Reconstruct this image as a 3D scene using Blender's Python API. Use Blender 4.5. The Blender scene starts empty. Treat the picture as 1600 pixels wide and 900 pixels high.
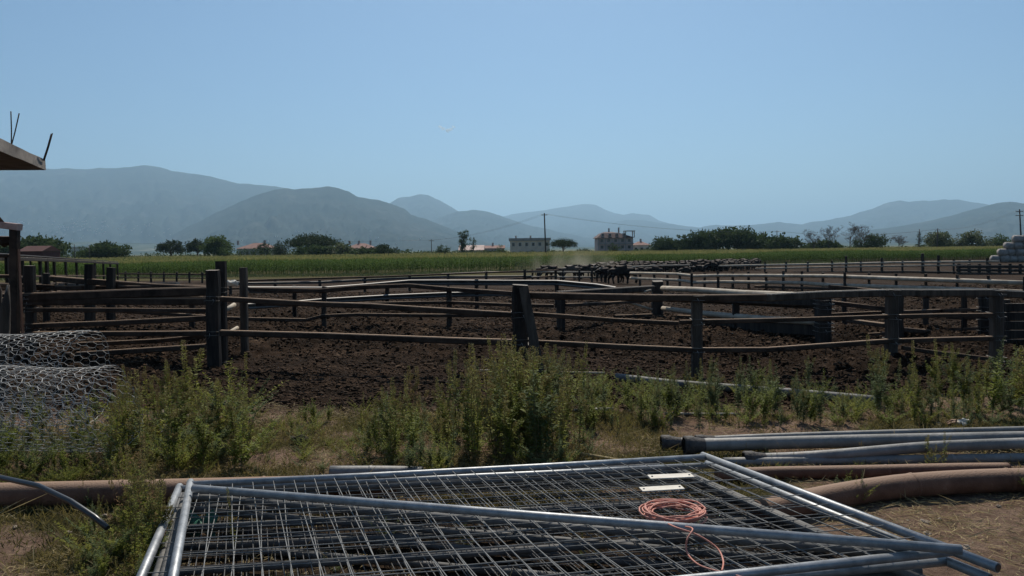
import bpy, bmesh, math, random
import numpy as np
from mathutils import Vector, Matrix, Euler
from mathutils import noise as mnoise
R = math.radians
random.seed(7); rng = np.random.default_rng(7)
S = bpy.context.scene
COL = S.collection

# ------------------------------------------------------------------ camera
CAMZ = 1.7
FPX, PITCH, ROLL = 1155.0, R(-2.97), R(0.70)
_f = Vector((0, math.cos(PITCH), math.sin(PITCH)))
_r0 = Vector((1, 0, 0)); _u0 = _r0.cross(_f)
_r = _r0*math.cos(ROLL) - _u0*math.sin(ROLL)
_u = _u0*math.cos(ROLL) + _r0*math.sin(ROLL)
cam_d = bpy.data.cameras.new('camera'); cam = bpy.data.objects.new('camera', cam_d); COL.objects.link(cam)
cam_d.sensor_width = 36; cam_d.lens = 36*FPX/1600
cam_d.clip_start = 0.05; cam_d.clip_end = 120000
cam.matrix_world = Matrix(((_r.x, _u.x, -_f.x, 0), (_r.y, _u.y, -_f.y, 0), (_r.z, _u.z, -_f.z, CAMZ), (0, 0, 0, 1)))
S.camera = cam

# ------------------------------------------------------------------ world and sun
SUN_EL, SUN_AZ = 50, 5            # degrees, azimuth clockwise from +Y
w = bpy.data.worlds.new('World'); S.world = w; w.use_nodes = True
nt = w.node_tree; nt.nodes.clear()
sky = nt.nodes.new('ShaderNodeTexSky'); sky.sky_type = 'NISHITA'; sky.sun_disc = False
sky.sun_elevation = R(SUN_EL); sky.sun_rotation = R(SUN_AZ)
sky.air_density = 1.0; sky.dust_density = 0.75; sky.ozone_density = 6.0; sky.altitude = 50
bg = nt.nodes.new('ShaderNodeBackground'); bg.inputs[1].default_value = 0.078
out = nt.nodes.new('ShaderNodeOutputWorld')
wb = nt.nodes.new('ShaderNodeMix'); wb.data_type = 'RGBA'; wb.blend_type = 'MULTIPLY'; wb.inputs['Factor'].default_value = 1
wb.inputs[7].default_value = (.90, 1.02, 1.03, 1)      # uniform white balance of the sky light
nt.links.new(sky.outputs[0], wb.inputs[6]); nt.links.new(wb.outputs[2], bg.inputs[0]); nt.links.new(bg.outputs[0], out.inputs[0])
sd = bpy.data.lights.new('sun', 'SUN'); sd.energy = 5.0; sd.angle = R(0.53); sd.color = (1.0, 0.93, 0.82)
so = bpy.data.objects.new('sun', sd); COL.objects.link(so)
sdir = Vector((math.sin(R(SUN_AZ))*math.cos(R(SUN_EL)), math.cos(R(SUN_AZ))*math.cos(R(SUN_EL)), math.sin(R(SUN_EL))))
so.rotation_euler = sdir.to_track_quat('Z', 'Y').to_euler()
S.view_settings.view_transform = 'Standard'; S.view_settings.look = 'None'
S.view_settings.gamma = 1; S.view_settings.use_curve_mapping = False
S.view_settings.exposure = 0.04
S.cycles.max_bounces = 8; S.cycles.transparent_max_bounces = 16; S.cycles.volume_bounces = 0
S.cycles.use_denoising = True

# ------------------------------------------------------------------ helpers
def ray(px, py):
    return _f + _r*((px-800)/FPX) + _u*((450-py)/FPX)
def V(px, py, d):                       # photo pixel at distance d (metres north of the camera) -> world point
    q = ray(px, py); t = d/q.y
    return Vector((q.x*t, d, CAMZ+q.z*t))
def sstep(a, b, x):
    t = np.clip((x-a)/(b-a), 0, 1); return t*t*(3-2*t)
def G(x, y):                            # smooth terrain height
    y = np.asarray(y, float)
    return -1.3*sstep(13.0, 75.0, y)
def Gp(x, y): return float(G(x, y))
def P(px, py):                          # photo pixel -> point on the terrain
    q = ray(px, py); t = 5.0
    for _ in range(60):
        z = Gp(q.x*t, q.y*t)
        tn = (z-CAMZ)/q.z if q.z < -1e-5 else 1e4
        t = t*0.5+tn*0.5
    return Vector((q.x*t, q.y*t, Gp(q.x*t, q.y*t)))

def _hash(ix, iy, s):
    h = (ix.astype(np.int64)*374761393 + iy.astype(np.int64)*668265263 + s*1442695041) & 0xffffffff
    h = ((h ^ (h >> 13))*1274126177) & 0xffffffff
    return ((h ^ (h >> 16)) & 0xffffff)/float(0xffffff)
def vnoise(x, y, s=0):
    ix = np.floor(x); iy = np.floor(y); fx = x-ix; fy = y-iy
    fx = fx*fx*(3-2*fx); fy = fy*fy*(3-2*fy)
    a = _hash(ix, iy, s); b = _hash(ix+1, iy, s); c = _hash(ix, iy+1, s); d = _hash(ix+1, iy+1, s)
    return (a*(1-fx)+b*fx)*(1-fy)+(c*(1-fx)+d*fx)*fy
def fbm(x, y, o=4, s=0):
    v = 0; a = .5
    for k in range(o):
        v = v+a*vnoise(x*2**k+17.3*k, y*2**k-9.1*k, s+k); a *= .5
    return v/(1-.5**o)
def worley(x, y, s=0):
    ix = np.floor(x); iy = np.floor(y); best = np.full(x.shape, 9.0); idn = np.zeros(x.shape)
    for dx in (-1, 0, 1):
        for dy in (-1, 0, 1):
            cx = ix+dx; cy = iy+dy
            d = (cx+_hash(cx, cy, s)-x)**2+(cy+_hash(cx, cy, s+5)-y)**2
            m = d < best; best = np.where(m, d, best); idn = np.where(m, _hash(cx, cy, s+9), idn)
    return np.sqrt(best), idn

class MB:                               # collects simple shapes into ONE mesh
    def __init__(s): s.v = []; s.f = []; s.sm = []
    def add(s, vs, fs, smooth=False):
        n = len(s.v); s.v.extend([tuple(p) for p in vs]); s.f.extend([tuple(i+n for i in f) for f in fs]); s.sm.extend([smooth]*len(fs))
    def box(s, c, d, rot=None, jit=0):
        c = Vector(c); vs = []
        for sx in (-.5, .5):
            for sy in (-.5, .5):
                for sz in (-.5, .5):
                    p = Vector((sx*d[0], sy*d[1], sz*d[2]))
                    if rot is not None: p = rot @ p
                    vs.append(c+p)
        s.add(vs, [(0, 1, 3, 2), (4, 6, 7, 5), (0, 4, 5, 1), (2, 3, 7, 6), (0, 2, 6, 4), (1, 5, 7, 3)])
    def tube(s, pts, r, n=8, cap=True, smooth=True):
        pts = [Vector(p) for p in pts]; m = len(pts)
        rs = r if isinstance(r, (list, tuple)) else [r]*m
        vs = []; fs = []; prev = None
        for i, p in enumerate(pts):
            t = (pts[min(i+1, m-1)]-pts[max(i-1, 0)])
            t = t.normalized() if t.length > 1e-9 else Vector((0, 0, 1))
            if prev is None:
                a = t.cross(Vector((0, 0, 1)))
                if a.length < .05: a = t.cross(Vector((1, 0, 0)))
            else:
                a = prev-t*prev.dot(t)
                if a.length < 1e-4: a = t.cross(Vector((1, .3, 0)))
            a.normalize(); prev = a; b = t.cross(a)
            for k in range(n):
                an = 2*math.pi*k/n
                vs.append(p+(a*math.cos(an)+b*math.sin(an))*rs[i])
        for i in range(m-1):
            for k in range(n):
                fs.append((i*n+k, i*n+(k+1) % n, (i+1)*n+(k+1) % n, (i+1)*n+k))
        s.add(vs, fs, smooth)
        if cap:
            q = len(s.v)-m*n
            s.f.append(tuple(q+k for k in reversed(range(n)))); s.sm.append(False)
            s.f.append(tuple(q+(m-1)*n+k for k in range(n))); s.sm.append(False)
    def bar(s, pts, wd, ht, bev=.15, up=Vector((0, 0, 1))):   # rectangular section swept along pts (chamfered)
        pts = [Vector(p) for p in pts]; m = len(pts); n = 8
        c = min(wd, ht)*bev
        prof = [(-wd/2+c, -ht/2), (wd/2-c, -ht/2), (wd/2, -ht/2+c), (wd/2, ht/2-c), (wd/2-c, ht/2), (-wd/2+c, ht/2), (-wd/2, ht/2-c), (-wd/2, -ht/2+c)]
        vs = []
        for i, p in enumerate(pts):
            t = (pts[min(i+1, m-1)]-pts[max(i-1, 0)]).normalized()
            sd_ = t.cross(up)
            if sd_.length < .05: sd_ = t.cross(Vector((0, 1, 0)))
            sd_.normalize(); u2 = sd_.cross(t)
            for a, b in prof: vs.append(p+sd_*a+u2*b)
        fs = []
        for i in range(m-1):
            for k in range(n): fs.append((i*n+k, i*n+(k+1) % n, (i+1)*n+(k+1) % n, (i+1)*n+k))
        fs.append(tuple(reversed(range(n)))); fs.append(tuple((m-1)*n+k for k in range(n)))
        s.add(vs, fs)
    def build(s, name, mat, parent=None, origin=None):
        o_ = Vector(origin) if origin is not None else (parent_origin(parent) if parent is not None else Vector((0, 0, 0)))
        me = bpy.data.meshes.new(name)
        me.from_pydata([(a-o_.x, b-o_.y, c-o_.z) for a, b, c in s.v], [], s.f)
        me.polygons.foreach_set('use_smooth', s.sm)
        me.update()
        ob = bpy.data.objects.new(name, me); COL.objects.link(ob)
        me.materials.append(mat)
        if parent is not None: ob.parent = parent
        elif origin is not None: ob.location = o_
        return ob
def parent_origin(o):
    p = Vector((0, 0, 0))
    while o is not None: p = p+Vector(o.location); o = o.parent
    return p
def np_mesh(name, v, f, mat, parent=None, smooth=False, origin=(0, 0, 0), attr=None):
    v = np.asarray(v, np.float32)-np.asarray(origin, np.float32); f = np.asarray(f, np.int32); k = f.shape[1]
    me = bpy.data.meshes.new(name)
    me.vertices.add(len(v)); me.vertices.foreach_set('co', v.ravel())
    me.loops.add(f.size); me.loops.foreach_set('vertex_index', f.ravel())
    me.polygons.add(len(f)); me.polygons.foreach_set('loop_start', np.arange(0, f.size, k, dtype=np.int32))
    me.polygons.foreach_set('loop_total', np.full(len(f), k, np.int32))
    if smooth: me.polygons.foreach_set('use_smooth', np.ones(len(f), bool))
    me.update(calc_edges=True); me.validate()
    if attr:
        for nm, a in attr.items():
            at = me.attributes.new(nm, 'FLOAT', 'POINT'); at.data.foreach_set('value', np.asarray(a, np.float32))
    me.materials.append(mat)
    ob = bpy.data.objects.new(name, me); COL.objects.link(ob)
    ob.location = origin
    if parent is not None: ob.parent = parent; ob.location = (0, 0, 0)
    return ob
def tag(o, label=None, cat=None, group=None, kind=None):
    if label: o['label'] = label
    if cat: o['category'] = cat
    if group: o['group'] = group
    if kind: o['kind'] = kind
    return o
def empty(name, loc, label, cat, group=None, rz=0):
    o = bpy.data.objects.new(name, None); COL.objects.link(o); o.location = loc; o.rotation_euler = (0, 0, rz)
    o.empty_display_size = .2
    return tag(o, label, cat, group)
def copy_tree(o, parent=None):
    c = o.copy(); COL.objects.link(c); c.parent = parent
    for ch in [x for x in o.children]: copy_tree(ch, c)
    return c

# ------------------------------------------------------------------ materials
def mat(name, c1, c2=None, scale=5, rough=.8, metal=0, bump=0, bscale=40, detail=6, c3=None, trans=0, spec=.3, stretch=None, r1=.35, r2=.65, coord='Object', dust=None):
    m = bpy.data.materials.new(name); m.use_nodes = True; t = m.node_tree; L = t.links
    b = t.nodes['Principled BSDF']; b.inputs['Roughness'].default_value = rough; b.inputs['Metallic'].default_value = metal
    b.inputs['Specular IOR Level'].default_value = spec
    b.inputs['Base Color'].default_value = (*c1, 1)
    tc = t.nodes.new('ShaderNodeTexCoord'); src = tc.outputs[coord]
    if stretch:
        mp = t.nodes.new('ShaderNodeMapping'); mp.inputs['Scale'].default_value = stretch
        L.new(src, mp.inputs[0]); src = mp.outputs[0]
    if c2:
        n = t.nodes.new('ShaderNodeTexNoise'); n.inputs['Scale'].default_value = scale; n.inputs['Detail'].default_value = detail
        n.inputs['Roughness'].default_value = .65
        L.new(src, n.inputs['Vector'])
        cr = t.nodes.new('ShaderNodeValToRGB'); cr.color_ramp.elements[0].position = r1; cr.color_ramp.elements[1].position = r2
        cr.color_ramp.elements[0].color = (*c1, 1); cr.color_ramp.elements[1].color = (*c2, 1)
        if c3:
            e = cr.color_ramp.elements.new(min(.98, r2+.12)); e.color = (*c3, 1)
        L.new(n.outputs['Fac'], cr.inputs[0]); L.new(cr.outputs[0], b.inputs['Base Color'])
    if dust:  # paler up-facing sides: dust on pipes and hides, painted sunlit tops on fences
        ge = t.nodes.new('ShaderNodeNewGeometry'); sx = t.nodes.new('ShaderNodeSeparateXYZ'); L.new(ge.outputs['Normal'], sx.inputs[0])
        mr = t.nodes.new('ShaderNodeMapRange'); mr.inputs[1].default_value = .55; mr.inputs[2].default_value = .9; L.new(sx.outputs['Z'], mr.inputs[0])
        dm = t.nodes.new('ShaderNodeMix'); dm.data_type = 'RGBA'; dm.inputs[7].default_value = (*dust, 1); L.new(mr.outputs[0], dm.inputs['Factor'])
        if c2: L.new(cr.outputs[0], dm.inputs[6])
        else: dm.inputs[6].default_value = (*c1, 1)
        L.new(dm.outputs[2], b.inputs['Base Color'])
    if bump:
        n2 = t.nodes.new('ShaderNodeTexNoise'); n2.inputs['Scale'].default_value = bscale; n2.inputs['Detail'].default_value = 5
        L.new(src, n2.inputs['Vector'])
        bp = t.nodes.new('ShaderNodeBump'); bp.inputs['Strength'].default_value = bump; bp.inputs['Distance'].default_value = .02
        L.new(n2.outputs['Fac'], bp.inputs['Height']); L.new(bp.outputs[0], b.inputs['Normal'])
    if trans:
        tr = t.nodes.new('ShaderNodeBsdfTranslucent'); mx = t.nodes.new('ShaderNodeMixShader'); mx.inputs[0].default_value = trans
        if c2: L.new(cr.outputs[0], tr.inputs[0])
        else: tr.inputs[0].default_value = (*c1, 1)
        L.new(b.outputs[0], mx.inputs[1]); L.new(tr.outputs[0], mx.inputs[2])
        L.new(mx.outputs[0], t.nodes['Material Output'].inputs[0])
    return m

# ------------------------------------------------------------------ ground: one sheet to the horizon
GRID = []
def corner(x, y):                       # bare straw strewn earth at the lower left
    return sstep(.72, .78, -x/np.maximum(y, 1)*1.15+.12*(fbm(x*2.5, y*2.5, 3, 19)-.5))*(1-sstep(4.45, 4.75, y))
def stack_shade_soil(x, y):                  # bare soil under the panel stack, coloured dark in place of its shade
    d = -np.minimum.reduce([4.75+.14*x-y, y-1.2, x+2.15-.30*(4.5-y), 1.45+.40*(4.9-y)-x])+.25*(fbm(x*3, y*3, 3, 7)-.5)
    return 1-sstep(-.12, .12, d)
def build_ground():
    ys = [-60, -30, -15, -8, -4, -2, 0, 1]
    y = 1.6
    while y < 26: ys.append(y); y += 0.0052*y+.006
    while y < 300: ys.append(y); y *= 1.03
    while y < 60000: ys.append(y); y *= 1.25
    ys.append(90000)
    ys = np.array(ys)
    uf = np.arange(-.80, .8001, .0042)
    outer = np.array([.85, .92, 1.0, 1.15, 1.4, 2, 3, 5, 8, 14])
    us = np.concatenate([-outer[::-1], uf, outer])
    GRID[:] = [None, ys, us]
    U, Y = np.meshgrid(us, ys)
    W = np.maximum(Y, 1)+.6
    X = np.clip(U*W, -90000, 90000)
    Z = G(X, Y)
    # zones: pen mud, dry earth, green ground
    edge = 7.3 + .9*fbm(X*.35, X*0+3.3, 3, 3)*1.2 + .5*(fbm(X*1.1, Y*1.1, 3, 8)-.5) + .35*sstep(2, 6, X)
    mud = sstep(-.25, .35, Y-edge)
    wd, wid = worley(X*4.2, Y*4.2, 11); wd2, _ = worley(X*9.5+3, Y*9.5, 21)
    big = fbm(X*.55, Y*.55, 4, 31)
    near = 1-sstep(17, 30, Y)
    clod = (.085*(1-wd)*(.35+wid)+.035*(1-wd2))*1.15 + .07*(fbm(X*6, Y*6, 3, 5)-.5) + .22*(big-.5)
    rough_amt = .35+.9*sstep(.42, .62, fbm(X*.23+5, Y*.3, 3, 77))
    Z = Z + mud*near*clod*rough_amt
    lump = .05*(fbm(X*1.6, Y*1.6, 4, 41)-.5)+.02*(fbm(X*9, Y*9, 3, 45)-.5)
    Z = Z + (1-mud)*(1-sstep(30, 40, Y))*lump
    Z = Z - .05*mud*near
    nr, nc = X.shape
    idx = np.arange(nr*nc).reshape(nr, nc)
    f = np.stack([idx[:-1, :-1], idx[:-1, 1:], idx[1:, 1:], idx[1:, :-1]], -1).reshape(-1, 4)
    grn = (1-mud)*sstep(.50, .68, fbm(X*.8+2, Y*.9, 4, 51)+.10*sstep(-1, -3.2, X)*(Y < 5)+.05)
    grn = grn*(1-corner(X, Y))
    grn = np.maximum(grn, sstep(80, 84, Y+.02*X)*sstep(14, -2, X))
    dryf = sstep(230, 260, Y)
    m = bpy.data.materials.new('earth'); m.use_nodes = True; t = m.node_tree; L = t.links; N = t.nodes.new
    b = t.nodes['Principled BSDF']; b.inputs['Roughness'].default_value = 1.0; b.inputs['Specular IOR Level'].default_value = .04
    geo = N('ShaderNodeNewGeometry')
    def noise(sc, d=8, rg=.65):
        n = N('ShaderNodeTexNoise'); n.inputs['Scale'].default_value = sc; n.inputs['Detail'].default_value = d; n.inputs['Roughness'].default_value = rg
        L.new(geo.outputs['Position'], n.inputs['Vector']); return n.outputs['Fac']
    def ramp(fac, *st):
        c = N('ShaderNodeValToRGB'); e = c.color_ramp.elements
        e[0].position = st[0][0]; e[0].color = (*st[0][1], 1); e[1].position = st[-1][0]; e[1].color = (*st[-1][1], 1)
        for p_, c_ in st[1:-1]: q = e.new(p_); q.color = (*c_, 1)
        L.new(fac, c.inputs[0]); return c.outputs[0]
    def attr(n_): a = N('ShaderNodeAttribute'); a.attribute_name = n_; return a.outputs['Fac']
    def mix(fac, a, b_):
        x = N('ShaderNodeMix'); x.data_type = 'RGBA'; L.new(fac, x.inputs['Factor']); L.new(a, x.inputs[6]); L.new(b_, x.inputs[7]); return x.outputs[2]
    mudc = ramp(noise(.9, 12, .75), (.36, (.010, .0065, .0045)), (.48, (.027, .0175, .0115)), (.59, (.054, .034, .022)), (.69, (.19, .13, .085)))
    mudf = ramp(noise(.35, 14, .82), (.38, (.018, .010, .0055)), (.52, (.042, .028, .019)), (.64, (.075, .052, .036)), (.80, (.18, .125, .08)))
    dirt = ramp(noise(3.1, 12, .8), (.30, (.09, .056, .040)), (.48, (.215, .142, .102)), (.64, (.35, .245, .175)), (.8, (.47, .36, .25)))
    green = ramp(noise(6.5, 10, .8), (.32, (.032, .030, .013)), (.52, (.075, .067, .028)), (.7, (.19, .155, .08)))
    fieldc = ramp(noise(.02, 8, .7), (.35, (.05, .07, .03)), (.52, (.12, .12, .06)), (.65, (.2, .17, .1)))
    c = mix(attr('far_mud'), mudc, mudf)
    c = mix(attr('mud'), dirt, c)
    c = mix(attr('green'), c, green)
    c = mix(attr('field'), c, fieldc)
    c = mix(attr('bare'), c, ramp(noise(5, 10, .8), (.35, (.022, .016, .011)), (.6, (.075, .052, .036))))  # dark soil colour paints in the shade beneath the panels
    L.new(c, b.inputs['Base Color'])
    bp = N('ShaderNodeBump'); bp.inputs['Strength'].default_value = 1.0; bp.inputs['Distance'].default_value = .06
    L.new(noise(16, 9, .78), bp.inputs['Height']); L.new(bp.outputs[0], b.inputs['Normal'])
    ob = np_mesh('ground', np.stack([X, Y, Z], -1).reshape(-1, 3), f, m, smooth=True,
                 attr=dict(mud=mud.ravel(), far_mud=sstep(15, 30, Y).ravel(), green=grn.ravel(), field=dryf.ravel(), bare=stack_shade_soil(X, Y).ravel()))
    tag(ob, kind='structure')
build_ground()

# ------------------------------------------------------------------ mountains
m_hill = mat('hill_rock_and_scrub', (.026, .036, .030), (.048, .055, .046), scale=.0022, rough=.95, c3=(.10, .10, .09), detail=10, spec=0, r1=.38, r2=.6)
m_fields = mat('far_fields', (.035, .05, .025), (.075, .085, .05), scale=.0035, rough=.95, c3=(.30, .27, .22), detail=8, spec=0, r1=.40, r2=.58, stretch=(1, .35, 1))
def mountain(D, prof, base_d, seed, rough=1.0, back=.35, m=None):
    px = np.array([p[0] for p in prof], float); py = np.array([p[1] for p in prof], float)
    top = np.array([V(a, b, D) for a, b in prof])
    x0, x1 = top[0, 0], top[-1, 0]; n = 360
    xs = np.linspace(x0, x1, n); zr = np.interp(xs, top[:, 0], top[:, 2])
    # smooth a little
    k = np.ones(3)/3; zr = np.convolve(np.pad(zr, 1, 'edge'), k, 'valid')
    rel = D*.0026*max(rough, .7)
    zr = zr+rel*(fbm(xs/(D*.022), xs*0+seed, 6, seed)-.5)*1.6
    rows = 60; rb = 10
    T = np.concatenate([np.linspace(0, 1, rows), 1+np.linspace(.05, 1, rb)])
    Xg, Tg = np.meshgrid(xs, T)
    Yg = np.where(Tg <= 1, D-base_d*(1-Tg), D+base_d*back*(Tg-1))
    h = np.where(Tg <= 1, Tg**1.25, np.clip(2-Tg, 0, 1))
    sp = (1-np.abs(2*fbm(Xg/(D*.028)+.3*Tg*3, Yg/(D*.06), 4, seed+3)-1))     # spurs and gullies
    Zg = -2+(zr[None]+2)*h
    carve = np.sin(np.clip(Tg, 0, 1)*math.pi)**.8*(Tg < 1)
    Zg = Zg-carve*(zr[None])*(.22*(sp-.35))*rough+carve*zr[None]*.10*(fbm(Xg/(D*.01), Yg/(D*.012), 4, seed+9)-.5)
    Zg = np.maximum(Zg, -2)
    # keep the crest what the skyline is: nothing in front may rise above the sight line
    lim = CAMZ+(zr[None]-CAMZ)*(Yg/D)*.985
    Zg = np.where(Tg < 1, np.minimum(Zg, np.maximum(lim, -2)), Zg)
    # widen crest positions: keep the fan direction
    Xg = Xg*(Yg/D)
    nr, nc = Xg.shape; idx = np.arange(nr*nc).reshape(nr, nc)
    f = np.stack([idx[:-1, :-1], idx[:-1, 1:], idx[1:, 1:], idx[1:, :-1]], -1).reshape(-1, 4)
    o = np_mesh('mountain_range', np.stack([Xg, Yg, Zg], -1).reshape(-1, 3), f, m or m_hill, smooth=True)
    tag(o, kind='structure'); return o
mountain(11000, [(-420, 300), (-300, 285), (-150, 270), (0, 266), (70, 263), (130, 263.5), (180, 263), (205, 260), (225, 258), (245, 261), (270, 268), (330, 276), (370, 286), (430, 291), (500, 305), (600, 340), (700, 392)], 5000, 3, .55)
mountain(7200, [(200, 398), (255, 375), (300, 352), (340, 331), (370, 318), (400, 304), (430, 295), (447, 293), (460, 296), (490, 293.5), (512, 291.5), (530, 295), (545, 299), (558, 308), (575, 311), (592, 313), (610, 318), (632, 325), (642, 335), (665, 341), (690, 352), (720, 364), (760, 378), (820, 392)], 3200, 17, .8)
mountain(13500, [(500, 392), (560, 350), (595, 327), (607, 318), (622, 309), (640, 307), (655, 303.5), (668, 305), (690, 315), (712, 328), (740, 345), (800, 370), (860, 392)], 5000, 29, .8)
mountain(10800, [(560, 394), (620, 375), (682, 342), (700, 334), (715, 329), (740, 327), (760, 331), (780, 337), (800, 344), (830, 352), (870, 362), (930, 375), (1000, 388)], 4000, 41)
mountain(18500, [(640, 392), (720, 350), (775, 341), (800, 334), (830, 330), (850, 329), (870, 325), (895, 321), (917, 318), (930, 319), (945, 327), (962, 333), (975, 335), (988, 332.5), (1002, 334), (1015, 336), (1030, 345), (1060, 352), (1100, 357), (1150, 362), (1240, 385)], 8000, 53, .5)
mountain(14500, [(760, 392), (850, 375), (900, 362), (940, 352), (970, 345), (1000, 344), (1040, 348), (1075, 353), (1110, 357), (1160, 366), (1250, 386)], 6000, 59, .6)
mountain(13500, [(950, 392), (1040, 366), (1100, 354), (1120, 351), (1150, 353), (1185, 349), (1215, 347), (1250, 350), (1275, 345), (1300, 343), (1330, 337), (1345, 331), (1365, 325), (1385, 318), (1405, 314), (1420, 316), (1450, 315), (1475, 312), (1500, 312.5), (1520, 315), (1545, 321), (1600, 335), (1700, 350), (1850, 388)], 4500, 61)
mountain(7600, [(1180, 388), (1280, 372), (1350, 361), (1400, 354), (1440, 347), (1480, 338), (1510, 331), (1540, 321), (1560, 316), (1580, 315), (1600, 318), (1700, 300), (1850, 292), (2050, 310)], 3400, 71, .6)
mountain(9000, [(-500, 330), (-200, 342), (0, 350), (80, 349), (150, 352), (230, 356), (290, 364), (350, 376), (450, 390)], 3200, 91, .5, m=m_fields)
mountain(6000, [(-500, 350), (-200, 368), (0, 374), (60, 376), (150, 379), (300, 383), (500, 385), (700, 386), (1000, 386), (1250, 380), (1450, 374), (1700, 368), (2000, 372)], 2200, 83, .3, m=m_fields)

# ------------------------------------------------------------------ haze
def haze():
    mb = MB(); zb, zt = -4.0, 1650.0
    mb.box((0, 20000, (zb+zt)/2), (60000, 42500, zt-zb))
    m = bpy.data.materials.new('haze_air'); m.use_nodes = True; t = m.node_tree; t.nodes.clear()
    o = t.nodes.new('ShaderNodeOutputMaterial'); v = t.nodes.new('ShaderNodeVolumePrincipled')
    v.inputs['Color'].default_value = (.47, .735, .97, 1); v.inputs['Density'].default_value = 0.00008
    v.inputs['Anisotropy'].default_value = .35
    t.links.new(v.outputs[0], o.inputs['Volume'])
    ob = mb.build('haze', m); tag(ob, kind='stuff', cat='haze', label='thin blue haze that fades the mountains'); ob.display_type = 'WIRE'
    return ob
haze()

# ------------------------------------------------------------------ more helpers
def Pz(px, py, z):                      # photo pixel -> point at height z
    q = ray(px, py); t = (z-CAMZ)/q.z
    return Vector((q.x*t, q.y*t, z))
def lerp(a, b, t): return a+(b-a)*t
def leaves(c, d, up, ln, wd, fold=.0):
    """diamond leaves: centre-base c (n,3), direction d, side from up, length, width -> verts, quads"""
    d = d/np.linalg.norm(d, axis=1, keepdims=True)
    s = np.cross(d, up); s /= np.maximum(np.linalg.norm(s, axis=1, keepdims=True), 1e-6)
    ln = np.broadcast_to(np.asarray(ln, float).reshape(-1, 1), (len(c), 1)); wd = np.broadcast_to(np.asarray(wd, float).reshape(-1, 1), (len(c), 1))
    n = np.cross(s, d)
    v = np.stack([c, c+d*ln*.45+s*wd*.5+n*fold*wd, c+d*ln, c+d*ln*.45-s*wd*.5+n*fold*wd], 1).reshape(-1, 3)
    f = np.arange(len(c)*4).reshape(-1, 4)
    return v, f
def rdir(n, r=None):
    v = (r or rng).normal(size=(n, 3)); return v/np.linalg.norm(v, axis=1, keepdims=True)

# ------------------------------------------------------------------ materials of things
m_leafA = mat('leaf_dark_green', (.030, .052, .018), (.075, .105, .036), scale=.9, rough=.8, spec=.1, trans=.3)
m_leafB = mat('leaf_mid_green', (.045, .075, .022), (.10, .14, .04), scale=.8, rough=.8, spec=.1, trans=.3)
m_leafC = mat('leaf_pale_green', (.055, .075, .03), (.12, .14, .055), scale=.8, rough=.6, trans=.35)
m_pine = mat('pine_needles', (.024, .042, .018), (.06, .08, .028), scale=1.0, rough=.8, spec=.1, trans=.2)
m_bark = mat('bark', (.05, .038, .028), (.12, .095, .07), scale=3, rough=.95)
m_corn = mat('corn_leaf', (.042, .080, .016), (.09, .145, .03), scale=.35, rough=.85, spec=.05, trans=.3)
m_tass = mat('corn_tassel', (.21, .20, .07), (.34, .31, .12), scale=.3, rough=.8, trans=.4)
m_weed = mat('weed_leaf', (.10, .125, .020), (.27, .30, .055), scale=2.2, spec=.08, rough=.55, trans=.42, coord='Object')
m_weedY = mat('weed_leaf_yellowing', (.14, .155, .022), (.33, .33, .06), scale=2.2, spec=.08, rough=.6, trans=.4)
m_weedG = mat('weed_leaf_grey_green', (.075, .102, .040), (.18, .22, .09), scale=2.2, spec=.08, rough=.65, trans=.35)
m_spike = mat('seed_head', (.16, .14, .05), (.29, .23, .09), scale=9, rough=.8, trans=.25)
m_dead = mat('dead_brown_leaf', (.12, .07, .035), (.24, .15, .08), scale=2, rough=.8, spec=.05, trans=.25)
m_stem = mat('weed_stem', (.10, .10, .04), (.18, .13, .06), scale=6, rough=.7)
m_dry = mat('dry_straw', (.26, .20, .10), (.48, .38, .20), scale=3, rough=.8, trans=.3)
m_grass = mat('grass_blade', (.085, .08, .022), (.24, .19, .07), scale=1.3, rough=.6, trans=.4)
m_wood = mat('weathered_wood', (.036, .028, .023), (.10, .078, .062), scale=9, rough=.85, bump=.8, bscale=60, stretch=(1, 1, .12), spec=.2, dust=(.42, .37, .31))  # pale top colour stands in for the sunlit upper edge
m_woodd = mat('dark_tarred_wood', (.018, .015, .014), (.06, .048, .04), scale=7, rough=.7, bump=.8, bscale=50, stretch=(1, 1, .15), spec=.1, dust=(.22, .19, .16))  # paler tops painted in as sunlit edges
m_rail = mat('rusty_rail_steel', (.024, .017, .013), (.080, .052, .038), scale=3.5, rough=.75, metal=.05, bump=.25, bscale=40, spec=.12, dust=(.36, .25, .17))  # paler up-facing colour imitates the sunlit edge of the rails
m_beam = mat('dull_guard_rail', (.035, .033, .032), (.085, .078, .072), scale=2.5, rough=.6, metal=.1, c3=(.10, .065, .05), spec=.3, dust=(.46, .42, .37))  # sunlit top line of the beam put into the up-facing colour
m_pole = mat('peeled_pale_pole', (.26, .21, .155), (.44, .38, .30), scale=3, rough=.75, bump=.3, c3=(.25, .18, .12))
m_galv = mat('galvanised_tube', (.20, .21, .22), (.36, .37, .38), scale=14, rough=.50, metal=.45, bump=.06, bscale=120, detail=8)
m_wire = mat('galvanised_wire', (.14, .14, .135), (.27, .27, .26), scale=20, rough=.75, metal=.15, spec=.2)
m_pipe = mat('grey_irrigation_pipe', (.15, .148, .14), (.27, .26, .245), scale=4, rough=.6, metal=.25, c3=(.17, .13, .10), bump=.15)
m_rust = mat('rust_brown_pipe', (.10, .045, .027), (.19, .095, .06), scale=5, rough=.75, c3=(.30, .20, .14), bump=.25, bscale=90, spec=.3, dust=(.26, .165, .11))
m_conc = mat('raw_concrete', (.13, .11, .095), (.27, .235, .20), scale=1.6, rough=.95, bump=.6, bscale=22)
m_black = mat('black_plastic_hose', (.015, .016, .018), (.03, .03, .032), scale=4, rough=.35, spec=.6)
m_orange = mat('orange_cord', (.46, .17, .12), (.62, .29, .22), scale=14, rough=.6)
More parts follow.
